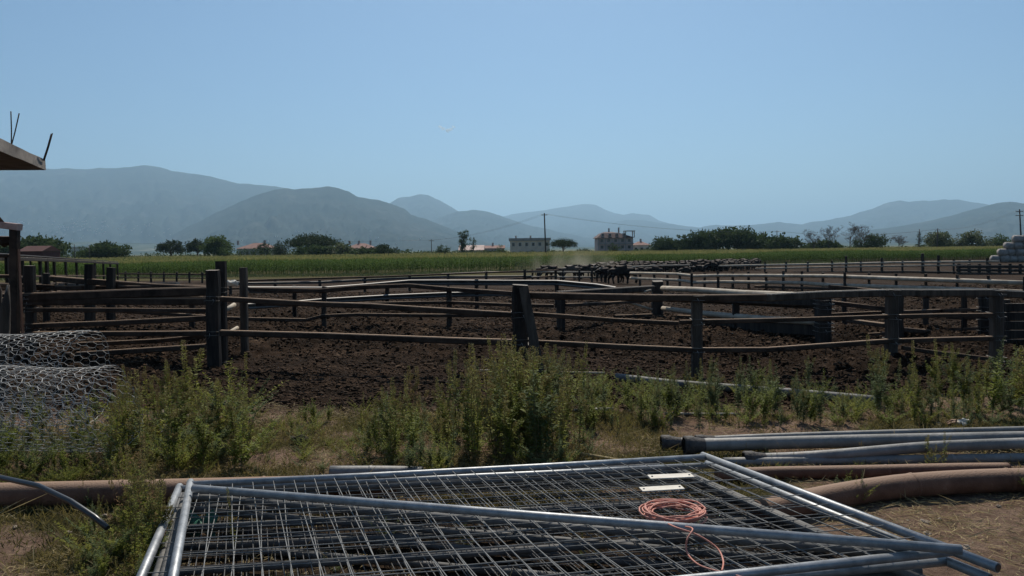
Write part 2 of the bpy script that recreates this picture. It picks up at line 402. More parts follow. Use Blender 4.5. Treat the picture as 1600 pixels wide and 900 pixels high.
m_white = mat('pale_weathered_plate', (.55, .50, .42), (.72, .67, .58), scale=9, rough=.7)
m_wrap = mat('white_bale_wrap', (.20, .185, .17), (.34, .30, .27), scale=1.2, rough=.6, bump=.6, bscale=5)
m_straw = mat('straw_bale_end', (.40, .30, .17), (.58, .46, .28), scale=6, rough=.95, bump=.8, bscale=25)
m_hide = mat('black_buffalo_hide', (.012, .010, .009), (.034, .027, .023), scale=2.2, rough=.8, spec=.1, dust=(.10, .078, .062))
m_hideB = mat('dusty_brown_hide', (.05, .035, .026), (.12, .085, .06), scale=2.2, rough=.7)
m_horn = mat('grey_horn', (.12, .11, .10), (.25, .23, .20), scale=8, rough=.5)
m_wire2 = mat('pole_wood_dark', (.05, .04, .032), (.10, .08, .065), scale=3, rough=.9)
m_galvd = mat('dull_dark_tube', (.09, .09, .088), (.17, .165, .16), scale=10, rough=.7, metal=.2)  # darker tube for the lower panels, lower tubes and half buried pipe
m_wired = mat('dull_dark_wire', (.07, .07, .068), (.14, .135, .13), scale=20, rough=.8)  # darker wire for the lower panels
m_net = mat('zinc_netting_wire', (.20, .20, .195), (.36, .36, .35), scale=20, rough=.65, metal=.2)
m_glass = mat('dark_window_glass', (.03, .035, .04), rough=.15, spec=.6)

# ------------------------------------------------------------------ corn field
def corn():
    fx = np.array([P(a, b).x for a, b in [(400, 431), (600, 429), (800, 423.5), (1000, 417.5), (1200, 412), (1400, 408)]])
    fy = np.array([P(a, b).y for a, b in [(400, 431), (600, 429), (800, 423.5), (1000, 417.5), (1200, 412), (1400, 408)]])
    def front(x): return np.interp(x, np.r_[-160, fx, 170], np.r_[fy[0]-3, fy, fy[-1]+25])
    X = []; Y = []
    for k in range(7):
        x = np.arange(-150, 150, .19+.03*k); x = x+rng.normal(0, .05, len(x)); X.append(x); Y.append(front(x)+k*.75+rng.normal(0, .07, len(x)))
    nf = sum(len(a) for a in X)
    n2 = 26000; x = rng.uniform(-150, 190, n2); t = rng.uniform(0, 1, n2)**1.6; X.append(x); Y.append(front(x)+5+t*(255-front(x)))
    X = np.concatenate(X); Y = np.concatenate(Y)
    keep = np.abs(X) < .82*Y+5; X = X[keep]; Y = Y[keep]
    n = len(X); H = (2.15+.28*(fbm(X*.08, Y*.08, 3, 5)-.5)*2+rng.normal(0, .08, n)); Z = G(X, Y)
    # a darker gap of low growth here and there
    vs = []; fs = []; off = 0
    base = np.stack([X, Y, Z], 1)
    for k in range(9):                                  # arching leaves, two segments each
        zz = (.25+.72*k/8+rng.normal(0, .03, n))*H*.92
        an = rng.uniform(0, 2*math.pi, n); L = .55*(1-.35*k/8)+rng.normal(0, .05, n)
        d1 = np.stack([np.cos(an)*.6, np.sin(an)*.6, np.full(n, .8)], 1); d2 = np.stack([np.cos(an), np.sin(an), np.full(n, -.35)], 1)
        c = base+np.stack([0*zz, 0*zz, zz], 1); s = np.stack([-np.sin(an), np.cos(an), 0*an], 1)*.045
        m1 = c+d1*L[:, None]*.5; e = m1+d2*L[:, None]*.6
        v = np.stack([c-s*.5, c+s*.5, m1+s, m1-s, e], 1).reshape(-1, 3)
        i = np.arange(n)[:, None]*5+off
        fs.append(np.concatenate([i+np.array([[0, 1, 2]]), i+np.array([[0, 2, 3]]), i+np.array([[3, 2, 4]])])); vs.append(v); off += n*5
    s = rng.uniform(0, math.pi, n); sv = np.stack([np.cos(s), np.sin(s), 0*s], 1)*.02
    top = base+np.stack([0*H, 0*H, H*.95], 1)
    v = np.stack([base-sv, base+sv, top], 1).reshape(-1, 3); vs.append(v); fs.append(np.arange(n*3).reshape(-1, 3)+off)
    o = np_mesh('corn_field', np.concatenate(vs), np.concatenate(fs), m_corn)
    tag(o, 'tall green corn crop standing in a long field behind the pens', 'corn', kind='stuff')
    # tassels
    vs = []; fs = []; off = 0
    for k in range(5):
        an = rng.uniform(0, 2*math.pi, n); d = np.stack([np.cos(an)*.3, np.sin(an)*.3, np.ones(n)], 1)
        c = base+np.stack([0*H, 0*H, H*.9], 1); s = np.stack([-np.sin(an), np.cos(an), 0*an], 1)*.022
        e = c+d*(.28+rng.uniform(0, .08, n))[:, None]
        v = np.stack([c-s*.3, e-s, e+s], 1).reshape(-1, 3); vs.append(v); fs.append(np.arange(n*3).reshape(-1, 3)+off); off += n*3
    t = np_mesh('corn_tassels', np.concatenate(vs), np.concatenate(fs), m_tass, parent=o)
    t['kind'] = 'stuff'
    # low green verge along the foot of the corn
    n = 26000; x = rng.uniform(-130, 60, n); y = front(x)-rng.uniform(.2, 6.5, n)
    c = np.stack([x, y, G(x, y)], 1); d = rdir(n); d[:, 2] = np.abs(d[:, 2])+.7
    v, f = leaves(c, d, rdir(n), rng.uniform(.15, .5, n)*(.6+.8*fbm(x*.2, y*.2, 2, 3)), .07)
    tag(np_mesh('verge_grass', v, f, m_leafC), 'strip of fresh green grass at the foot of the corn', 'grass', kind='stuff')
corn()

# ------------------------------------------------------------------ trees
def crown_mesh(lobes, n, leaf, seed, shell=.35):
    r = np.random.default_rng(seed); vs = []; fs = []; off = 0
    vol = np.array([l[3]*l[4]*l[5] for l in lobes])**.67; vol /= vol.sum()
    for l, w_ in zip(lobes, vol):
        k = max(12, int(n*w_)); kc = max(5, k//14)
        cd = rdir(kc, r); cr = r.uniform(shell, 1.05, kc)[:, None]
        cc = np.array(l[:3])+cd*cr*np.array(l[3:6])
        idx = r.integers(0, kc, k); sp = np.array(l[3:6]).mean()*.22
        c = cc[idx]+r.normal(0, 1, (k, 3))*sp*np.array([1, 1, .7])
        d = rdir(k, r)+cd[idx]*.6
        v, f = leaves(c, d, rdir(k, r), r.uniform(.6, 1.3, k)*leaf, r.uniform(.45, .8, k)*leaf)
        vs.append(v); fs.append(f+off); off += len(v)
    return np.concatenate(vs), np.concatenate(fs)
def limbs(mb, p, h, lobes, r0, seed):
    rn = random.Random(seed)
    mb.tube([p, p+Vector((rn.uniform(-.03, .03)*h, 0, h*.25)), p+Vector((rn.uniform(-.05, .05)*h, rn.uniform(-.03, .03)*h, h*.55)), p+Vector((0, 0, h*.8))], [r0*1.2, r0, r0*.75, r0*.25], 7)
    for l in lobes:
        q = Vector(l[:3]); s_ = p+Vector((0, 0, h*rn.uniform(.3, .5)))
        mb.tube([s_, s_.lerp(q, .5)+Vector((0, 0, h*.03)), q], [r0*.5, r0*.3, r0*.1], 5)
def tree(px, pytop, wpx, D, kind, label, cat='tree', group=None, name=None, seed=0, n=1500, m=None):
    top = V(px, pytop, D); g = Vector((top.x, D, Gp(top.x, D))); h = top.z-g.z; w_ = wpx/FPX*D/2*1.16
    rn = random.Random(seed+int(px)); name = name or {'round': 'broadleaf_tree', 'umbrella': 'umbrella_pine', 'pine': 'pine_tree', 'bush': 'bush', 'tall': 'eucalyptus_tree', 'cypress': 'cypress_tree'}[kind]
    t = empty(name, g, label, cat, group); L = []
    if kind == 'umbrella':
        L = [(g.x+w_*.6*math.cos(a)*q, D+w_*.6*math.sin(a)*q, g.z+h*.70+h*.16*(1-q), w_*.42, w_*.42, h*.12) for a in np.arange(0, 6.28, .8) for q in (.5, 1.0)]+[(g.x, D, g.z+h*.85, w_*.66, w_*.6, h*.13)]
    elif kind == 'pine':
        L = [(g.x+rn.uniform(-.6, .6)*w_, D+rn.uniform(-.6, .6)*w_, g.z+h*rn.uniform(.48, .86), w_*rn.uniform(.32, .48), w_*.4, h*.13) for _ in range(10)]+[(g.x, D, g.z+h*.9, w_*.35, w_*.35, h*.1)]
    elif kind == 'tall':
        L = [(g.x+rn.uniform(-.5, .5)*w_, D+rn.uniform(-.4, .4)*w_, g.z+h*z_, w_*rn.uniform(.3, .5), w_*.4, h*.12) for z_ in (.35, .45, .55, .62, .7, .78, .86, .9)]
    elif kind == 'cypress':
        L = [(g.x, D, g.z+h*z_, w_*s_, w_*s_, h*.14) for z_, s_ in ((.2, .9), (.4, 1), (.6, .8), (.78, .55), (.9, .3))]
    elif kind == 'bush':
        L = [(g.x+rn.uniform(-.7, .7)*w_, D+rn.uniform(-.5, .5)*w_, g.z+h*rn.uniform(.3, .72), w_*.38, w_*.4, h*.30) for _ in range(9)]+[(g.x+rn.uniform(-.2, .2)*w_, D, g.z+h*.7, w_*.35, w_*.4, h*.3)]
    else:
        L = [(g.x+rn.uniform(-.62, .62)*w_, D+rn.uniform(-.6, .6)*w_, g.z+h*rn.uniform(.30, .80), w_*rn.uniform(.34, .5), w_*.45, h*rn.uniform(.16, .23)) for _ in range(15)]+[(g.x, D, g.z+h*.84, w_*.4, w_*.4, h*.15)]
    v, f = crown_mesh(L, int(n*(2.6 if kind == 'umbrella' else 1.9)), max(.22, w_*(.06 if kind == 'umbrella' else .11)), int(px)+seed)
    mm = m or {'umbrella': m_pine, 'pine': m_pine, 'cypress': m_pine, 'round': m_leafB, 'bush': m_leafA, 'tall': m_leafA}[kind]
    np_mesh('crown', v, f, mm, parent=t, origin=g)
    mb = MB(); limbs(mb, g, h, L[:7], max(.12, h*.035), int(px)); mb.build('trunk', m_bark, t)
    return t
def bare_tree(px, pytop, wpx, D, label, seed=0, group=None):
    top = V(px, pytop, D); g = Vector((top.x, D, Gp(top.x, D))); h = top.z-g.z; rn = random.Random(seed)
    t = empty('bare_tree', g, label, 'tree', group); mb = MB(); br = MB(); W_ = wpx/FPX*D/2
    def grow(p, d, l, r, lv, out):
        bend = Vector((rn.uniform(-.12, .12), rn.uniform(-.12, .12), rn.uniform(0, .1)))*l
        m_ = p+d*l*.5+bend*.5; q = p+d*l+bend*.3; out.tube([p, m_, q], [r, r*.8, r*.55], 4 if lv > 1 else 6, cap=False)
        if lv >= 6: return
        k = 4 if lv < 2 else 3
        for i_ in range(k):
            a = rn.uniform(0, 6.28); sp = rn.uniform(.6, 1.3)*min(1.5, W_/h*2.8)
            e = Vector((math.cos(a)*sp, math.sin(a)*sp, rn.uniform(.05, .9))).normalized()
            t = (.35 if lv == 0 else .3)+.7*(i_+rn.uniform(0, 1))/k; s_ = p.lerp(m_, t*2) if t < .5 else m_.lerp(q, min(1, t*2-1))
            grow(s_, (d*.35+e*.9).normalized(), l*rn.uniform(.55, .72), max(r*.55, .014), lv+1, br)
    grow(g, Vector((rn.uniform(-.06, .06), 0, 1)).normalized(), h*.48, .16, 0, mb)
    mb.build('trunk', m_bark, t); br.build('branches', m_bark, t)
T_GREEN = dict(n=2400)
tree(52, 373, 84, 205, 'round', 'large dark rounded tree behind the long low shed', m=m_leafA, n=3600)
tree(165, 378, 60, 222, 'round', 'round leafy tree just right of the white rooftops beyond the shed', m=m_leafA, n=3200)
tree(128, 386, 26, 240, 'round', 'small tree between the two poles left of the round leafy tree', n=1000)
tree(96, 389, 24, 250, 'bush', 'low bush right of the large dark rounded tree', 'bush', n=700)
tree(267, 375, 38, 255, 'pine', 'leftmost of the two airy pines left of the red roofed farmhouse')
tree(308, 373.5, 38, 255, 'pine', 'second airy pine, between its twin and a broad green tree')
tree(344, 367.5, 46, 245, 'round', 'broad green tree beside the red roofed farmhouse', n=2600)
tree(436, 376, 26, 252, 'round', 'small dark tree at the right end of the red roofed farmhouse', m=m_pine)
tree(411, 378.5, 22, 262, 'pine', 'small pine in front of the red farmhouse roof', n=800)
tree(488, 367.5, 74, 250, 'umbrella', 'wide flat topped umbrella pine left of the centre', n=4200)
for i, (a, b, c, l) in enumerate([(525, 380, 48, 'feathery green shrub against the right side of the big umbrella pine'), (497, 384, 60, 'dense shrub beneath the big umbrella pine'), (475, 390, 30, 'small pale shrub at the left foot of the big umbrella pine'),
        (604, 381, 48, 'dark spreading tree right of the half hidden red roof'), (572, 389, 60, 'dark shrub in front of the half hidden red roof'), (690, 382.5, 24, 'small tree right of the short utility pole'), (752, 392, 30, 'low shrub before the pink farmhouses')]):
    tree(a, b, c, 238, 'bush', l, 'bush' if b > 381.5 else 'tree', n=1500, m=[m_leafC, m_leafA, m_leafC, m_pine, m_leafA, m_leafA, m_leafC][i])
tree(722, 361, 22, 248, 'tall', 'tall dark columnar tree left of the pink farmhouses', n=1500)
tree(739, 371, 14, 250, 'tall', 'slender tree leaning against the tall dark columnar tree', n=700)
tree(784, 381.5, 14, 245, 'round', 'tiny tree between the pink farmhouses and the pale two storey house', n=600)
tree(880, 372.5, 42, 236, 'umbrella', 'smaller umbrella pine right of the tall utility pole', n=2600)
for a, b, c, l in [(1036, 370, 46, 'leftmost tree of the dense grove'), (1068, 366.5, 44, 'second tree from the left in the dense grove'), (1104, 359, 62, 'tall tree left of the middle of the dense grove'), (1137, 357, 70, 'highest broad tree in the middle of the dense grove'), (1166, 361, 58, 'rightmost tree of the dense grove, sloping to the field')]:
    tree(a, b, c, 236, 'round', l+' right of the unfinished apartments', n=2600, m=m_leafA if a != 1066 else m_leafB)
tree(1222, 367, 66, 240, 'bush', 'dome shaped dark bush between the poles right of the grove', 'bush', n=2600)
tree(1197, 377, 26, 240, 'bush', 'low bush at the right end of the grove', 'bush', n=800)
tree(1300, 377.5, 70, 246, 'bush', 'wide low bush beneath the bare trees', 'bush', n=1800)
tree(1366, 364, 36, 240, 'round', 'dark leafy tree right of the bare trees', m=m_leafA, n=1700)
tree(1346, 370, 24, 243, 'round', 'small dark leafy tree among the bare trees', m=m_leafA, n=900)
bare_tree(1272, 354, 30, 240, 'leftmost slender bare tree of the row right of the domed bush', 3)
bare_tree(1297, 351, 30, 242, 'second bare tree from the left in the row', 4)
bare_tree(1328, 342, 46, 238, 'tallest bare tree with spreading branches', 5)
bare_tree(1350, 350, 34, 241, 'bare tree just right of the tallest bare tree', 6)
bare_tree(1405, 359, 44, 239, 'twiggy bare tree standing alone left of the cypress', 9)
tree(1436, 360, 10, 238, 'cypress', 'narrow dark cypress left of the wooden pole', n=700)
tree(1468, 360.5, 44, 240, 'round', 'pale green tree behind the wooden pole', m=m_leafC, n=2000)
tree(1520, 360.5, 40, 243, 'round', 'pale green tree left of the white bales', m=m_leafC, n=1900)
tree(1496, 370, 26, 244, 'bush', 'low pale bush between the two pale green trees', 'bush', m=m_leafC, n=900)
tree(1562, 366, 36, 250, 'round', 'tree directly behind the white bales', m=m_leafB, n=1500)
def hedge():
    n = 26000; px = rng.uniform(-60, 1640, n); x = (px-800)/FPX*262; y = 262+rng.uniform(-6, 10, n)
    hh = (2.0+2.6*sstep(.35, .7, fbm(px*.02, px*0, 4, 9)))*np.where(px < 640, 1.0, .62)
    c = np.stack([x, y, G(x, y)+rng.uniform(.1, 1, n)**.7*hh], 1)
    v, f = leaves(c, rdir(n), rdir(n), rng.uniform(.3, .8, n), rng.uniform(.3, .5, n))
    tag(np_mesh('hedgerow', v, f, m_leafA), 'ragged low hedgerow along the far edge of the corn', 'hedge', kind='stuff')
hedge()

# ------------------------------------------------------------------ buildings beyond the field
def cmat(n, c, k=.75): return mat(n, tuple(x*k for x in c), c, scale=.6, rough=.9, bump=.2, bscale=6)
m_tile = cmat('terracotta_tiles', (.26, .15, .125)); m_pink = cmat('pink_plaster', (.66, .50, .43)); m_cream = cmat('cream_plaster', (.70, .62, .52))
m_tan = cmat('tan_plaster', (.74, .58, .44)); m_brick = cmat('bare_brick', (.62, .46, .42)); m_greyc = cmat('grey_concrete_frame', (.36, .33, .31)); m_redsheet = cmat('rusty_red_sheet', (.09, .035, .03)); m_wht = cmat('whitewash', (.66, .64, .6))
def house(px0, px1, ytop, yeave, D, mwall, mroof, label, depth=9, kind='gable', wins=4, storeys=1, chim=(), name='farmhouse'):
    a = V(px0, 380, D); b = V(px1, 380, D); zt = V((px0+px1)/2, ytop, D).z; ze = V((px0+px1)/2, yeave, D).z
    cx = (a.x+b.x)/2; wx = b.x-a.x; zg = Gp(cx, D)-.05; g = Vector((cx, D+depth/2, zg))
    t = empty(name, g, label, 'house')
    mb = MB(); mb.box((cx, D+depth/2, (zg+ze)/2), (wx*.94, depth*.94, ze-zg)); mb.build('wall', mwall, t)
    r = MB(); x0, x1, y0, y1 = cx-wx/2, cx+wx/2, D-.1, D+depth+.1; ze2 = ze+.04; ov = .25
    if kind == 'flat':
        r.box((cx, D+depth/2, (ze+zt)/2+.02), (wx, depth*1.02, max(.25, zt-ze)))
    elif kind == 'hip':
        i = min(wx, depth)*.42
        r.add([(x0, y0, ze2), (x1, y0, ze2), (x1, y1, ze2), (x0, y1, ze2), (x0+i, (y0+y1)/2, zt), (x1-i, (y0+y1)/2, zt)], [(0, 1, 5, 4), (1, 2, 5), (2, 3, 4, 5), (3, 0, 4), (3, 2, 1, 0)])
    else:
        r.add([(x0, y0, ze2), (x1, y0, ze2), (x1, y1, ze2), (x0, y1, ze2), (x0, (y0+y1)/2, zt), (x1, (y0+y1)/2, zt)], [(0, 1, 5, 4), (1, 2, 5), (2, 3, 4, 5), (3, 0, 4), (3, 2, 1, 0)])
    rf = r.build('roof', mroof, t)
    for c in chim:
        q = V(c, ytop, D+depth/2); m2 = MB(); m2.box((q.x, D+depth/2, zt+.1), (.6, .6, 1.5)); m2.box((q.x, D+depth/2, zt+.9), (.8, .8, .12)); m2.build('chimney', m_greyc, rf)
    sh = (ze-zg)/storeys
    for s_ in range(storeys):
        for k in range(wins):
            wx_ = cx-wx*.47+wx*.94*(k+.5)/wins; zc = zg+sh*(s_+.58)
            m2 = MB(); W2, H2, y_ = min(1.1, wx/wins*.42), sh*.42, D+depth*.03-.02
            for dx, dz, sx, sz in ((0, H2/2, W2+.2, .1), (0, -H2/2, W2+.2, .1), (-W2/2, 0, .1, H2-.1), (W2/2, 0, .1, H2-.1)): m2.box((wx_+dx, y_, zc+dz), (sx, .12, sz))
            fr = m2.build('window', m_wht, t); m3 = MB(); m3.box((wx_, y_+.01, zc), (W2-.1, .05, H2-.1)); m3.build('pane', m_glass, fr)
    return t
house(368, 424, 379.5, 388.5, 266, m_cream, m_tile, 'wide farmhouse with red tiled roof behind small pines', 11, 'hip', 5, chim=(372, 414))
house(537, 584, 380, 388, 268, m_pink, m_tile, 'farmhouse with red roof half hidden by dark shrubs', 10, 'hip', 4, chim=(546, 561, 579))
house(716, 756, 383, 391, 262, m_pink, m_pink, 'low pink farmhouse with a gabled roof beside the tall dark tree', 9, 'gable', 3)
house(748, 789, 383.5, 388, 270, m_pink, m_tile, 'longer pink farmhouse with a brown tiled roof', 9, 'gable', 4, chim=(770,))
house(795, 861, 372, 376, 262, m_tan, m_greyc, 'pale two storey house with a flat roof left of the tall pole', 12, 'flat', 6, 2, chim=(806, 829), name='two_storey_house')
house(988, 1018, 377, 383, 275, m_cream, m_tile, 'small red roofed house right of the unfinished apartments', 8, 'hip', 3, chim=(1001,), name='small_house')
house(108, 137, 385.5, 387.5, 275, m_wht, m_wht, 'small white buildings between two poles beyond the shed', 7, 'flat', 3, name='white_house')
house(26, 66, 384, 393, 120, m_redsheet, m_redsheet, 'dark red sheet metal barn behind the long low shed', 5, 'gable', 2, name='metal_barn')
def apartments():
    D = 258; dp = 13; a = V(934, 380, D); b = V(990, 380, D); cx = (a.x+b.x)/2; wx = b.x-a.x; zg = Gp(cx, D)-.05
    zt = V(960, 361.5, D).z; ze = V(960, 371.5, D).z
    t = empty('apartment_building', (cx, D+dp/2, zg), 'unfinished brick apartment block with a mansard roof and bare concrete frame', 'building')
    mb = MB(); mb.box((cx, D+dp/2, (zg+ze)/2), (wx*.95, dp*.95, ze-zg)); mb.build('wall', m_brick, t)
    fr = MB(); nf = 2
    for k in range(6):
        x = cx-wx*.475+wx*.95*k/5; fr.box((x, D+.25, (zg+ze)/2), (.35, .3, ze-zg-.02))
    for z_ in (zg+(ze-zg)*.36, zg+(ze-zg)*.70): fr.box((cx, D+.1, z_), (wx*1.02, .9, .28))
    fr.build('concrete_frame', m_greyc, t)
    r = MB(); x0, x1, y0, y1 = cx-wx/2-.4, cx+wx/2+.4, D-.5, D+dp+.5; i = 2.2; zm = zt-.5
    r.add([(x0, y0, ze), (x1, y0, ze), (x1, y1, ze), (x0, y1, ze), (x0+i, y0+i, zm), (x1-i-3, y0+i, zm), (x1-i-3, y1-i, zm), (x0+i, y1-i, zm), (x0+i+1.5, (y0+y1)/2, zt), (x1-i-5, (y0+y1)/2, zt)],
          [(0, 1, 5, 4), (1, 2, 6, 5), (2, 3, 7, 6), (3, 0, 4, 7), (4, 5, 9, 8), (5, 6, 9), (6, 7, 8, 9), (7, 4, 8), (3, 2, 1, 0)])
    rf = r.build('roof', cmat('dull_brown_tiles', (.15, .105, .095)), t)
    for k in range(4):
        x = cx-wx*.36+k*wx*.2; m2 = MB(); m2.box((x, D+.55, ze+1.0), (1.1, 1.2, 1.1)); dm = m2.build('dormer', m_brick, rf); m3 = MB(); m3.box((x, D-.06, ze+1.0), (.7, .04, .75)); m3.build('pane', m_glass, dm)
    m2 = MB()
    for x in (x1-3.2, x1-.2):
        for y in (y0+.3, y0+4): m2.box((x, y, ze+1.1), (.28, .28, 2.2))
    m2.box((x1-1.7, y0+2.1, ze+2.32), (3.6, 4.3, .24)); m2.build('rooftop_frame', m_greyc, t)
    for x, h_ in ((cx-wx*.12, 1.9), (cx+wx*.16, 2.1)):
        m2 = MB(); m2.box((x, D+dp/2, zt+h_/2-.6), (.5, .5, h_)); m2.build('chimney', m_greyc, rf)
    for s_ in range(3):
        for k in range(5):
            wx_ = cx-wx*.475+wx*.95*(k+.5)/5; H_ = (ze-zg)/3; zc = zg+H_*(s_+.5)+.15
            if s_ == 0 and k in (1, 2): continue
            m2 = MB(); W2, H2 = 1.0, H_*.48
            for dx, dz, sx, sz in ((0, H2/2, W2+.2, .1), (0, -H2/2, W2+.2, .1), (-W2/2, 0, .1, H2-.1), (W2/2, 0, .1, H2-.1)): m2.box((wx_+dx, D+.28, zc+dz), (sx, .14, sz))
            fr_ = m2.build('window', m_greyc, t); m3 = MB(); m3.box((wx_, D+.30, zc), (W2-.1, .05, H2-.1)); m3.build('pane', m_glass, fr_)
apartments()
tree(957, 379.5, 20, 250, 'round', 'dark tree in front of the unfinished apartments', m=m_leafA, n=900)

# ------------------------------------------------------------------ utility poles and wires
def upole(px, pytop, D, label, r=.12, lean=0, arms=1, group=None):
    top = V(px, pytop, D); g = Vector((top.x+lean, D, Gp(top.x, D)))
    t = empty('utility_pole', g, label, 'utility pole'); mb = MB(); mb.tube([g-Vector((0, 0, .2)), g.lerp(top, .5), top], [r*1.15, r, r*.8], 8); mb.build('pole', m_wire2, t)
    for k in range(arms):
        z = top-Vector((0, 0, .45+.8*k)); mb = MB(); mb.bar([z-Vector((.75, .0, 0)), z+Vector((.75, 0, 0))], .1, .12); ar = mb.build('crossarm', m_wire2, t)
        for dx in (-.65, 0, .65):
            q = MB(); q.tube([z+Vector((dx, 0, .06)), z+Vector((dx, 0, .16)), z+Vector((dx, 0, .26))], [.035, .07, .04], 8); q.build('insulator', m_white, ar)
    return top
tA = upole(674, 374, 232, 'short utility pole left of the small round tree', .13)
tB = upole(850.5, 333, 180, 'tallest thin utility pole, left of the smaller umbrella pine', .17, lean=.3)
tC = upole(1193, 362, 238, 'left of the two thin poles beside the domed bush', .13, arms=0)
tD = upole(1214, 360, 238, 'right of the two thin poles beside the domed bush', .13)
tE = upole(1465, 357, 215, 'wooden pole in front of the pale green tree', .16)
tF = upole(1593, 327, 150, 'leaning pole with crossarms above the white bales', .15, lean=.75, arms=2)
tG = upole(116, 381.5, 190, 'left pole beyond the long low shed', .1, arms=0)
tH = upole(139, 382.5, 190, 'right pole beyond the long low shed', .1, arms=0)
upole(1436.5, 358, 232, 'thin pole rising out of the narrow cypress', .13, arms=0)
def wire(a, b, sag, label, dx):
    a = a+Vector((dx, 0, -.2)); b = b+Vector((dx, 0, -.2)); n = 24
    pts = [a.lerp(b, i/n)-Vector((0, 0, sag*4*(i/n)*(1-i/n))) for i in range(n+1)]
    w_ = {-.65: 'left', 0: 'middle', .65: 'right'}[dx]
    mb = MB(); mb.tube(pts, .010, 4); o = mb.build('power_line', m_black, origin=a); tag(o, w_+' wire of the three'+label, 'power line', 'power lines over the field')
off = V(-400, 365, 260)
for k, dx in enumerate((-.65, 0, .65)):
    wire(tA, tB, 1.2, ' sagging from the short pole to the tallest pole', dx)
    wire(tB, tD, 1.6, ' sagging from the tallest pole to the domed bush poles', dx)
    wire(tD, tE, 1.5, ' running from the domed bush poles to the wooden pole', dx)
    wire(tE, tF, 1.2, ' running from the wooden pole to the leaning pole', dx)
    wire(off, tA, 2.0, ' running left from the short pole', dx)

# ------------------------------------------------------------------ village specks on the slopes
def village():
    import mathutils
    deps = bpy.context.evaluated_depsgraph_get()
    hills = [o for o in COL.objects if o.name.startswith('mountain_range')]
    mb = MB(); rn = random.Random(5); k = 0
    while k < 150:
        if rn.random() < .75: px = rn.gauss(120, 75); py = rn.gauss(353, 5)+rn.choice((0, 0, 12))
        else: px = rn.uniform(0, 700); py = rn.uniform(362, 384)
        d = ray(px, py); best = None
        for o in hills:
            ok, loc, nn, _ = o.ray_cast(Vector((0, 0, CAMZ)), d)
            if ok and (best is None or loc.length < best.length): best = loc
        k += 1
        if best is None or best.length < 3000: continue
        s = rn.choice((8, 9, 10, 12, 14, 24)); mb.box((best.x, best.y, best.z+3), (s, s, rn.uniform(9, 16)))
    o = mb.build('distant_village', mat('distant_plaster', (.3, .27, .24), (.5, .47, .43), scale=.01)); tag(o, 'pale specks of a hazy village on the lower mountain slopes', 'village', kind='stuff')
village()

# ------------------------------------------------------------------ little cloud
def cloud():
    D = 9000; mb_v = []; bm = bmesh.new()
    rn = random.Random(2)
    for (px, py, r) in [(687, 198, 17), (692, 201, 22), (698, 203.5, 20), (704, 202, 17), (708, 198.5, 13)]:
        for k in range(4):
            c = V(px+rn.uniform(-2, 2), py+rn.uniform(-.8, .8), D); c.y += rn.uniform(-30, 30)
            bmesh.ops.create_icosphere(bm, subdivisions=3, radius=r*rn.uniform(.6, 1.1), matrix=Matrix.Translation(c))
    for v in bm.verts: v.co += Vector((mnoise.noise(v.co*.06)*9, mnoise.noise(v.co*.06+Vector((9, 0, 0)))*9, mnoise.noise(v.co*.08+Vector((0, 7, 0)))*6))
    me = bpy.data.meshes.new('cloud'); bm.to_mesh(me); bm.free()
    m = bpy.data.materials.new('cloud_vapour'); m.use_nodes = True; t = m.node_tree; t.nodes.clear()
    o = t.nodes.new('ShaderNodeOutputMaterial'); v = t.nodes.new('ShaderNodeVolumeScatter'); v.inputs['Color'].default_value = (.98, .98, 1, 1); v.inputs['Density'].default_value = .05; v.inputs['Anisotropy'].default_value = .7
    t.links.new(v.outputs[0], o.inputs['Volume']); me.materials.append(m)
    ob = bpy.data.objects.new('cloud', me); COL.objects.link(ob); tag(ob, 'single tiny white wisp of cloud above the mountains', 'cloud', kind='stuff')
cloud()

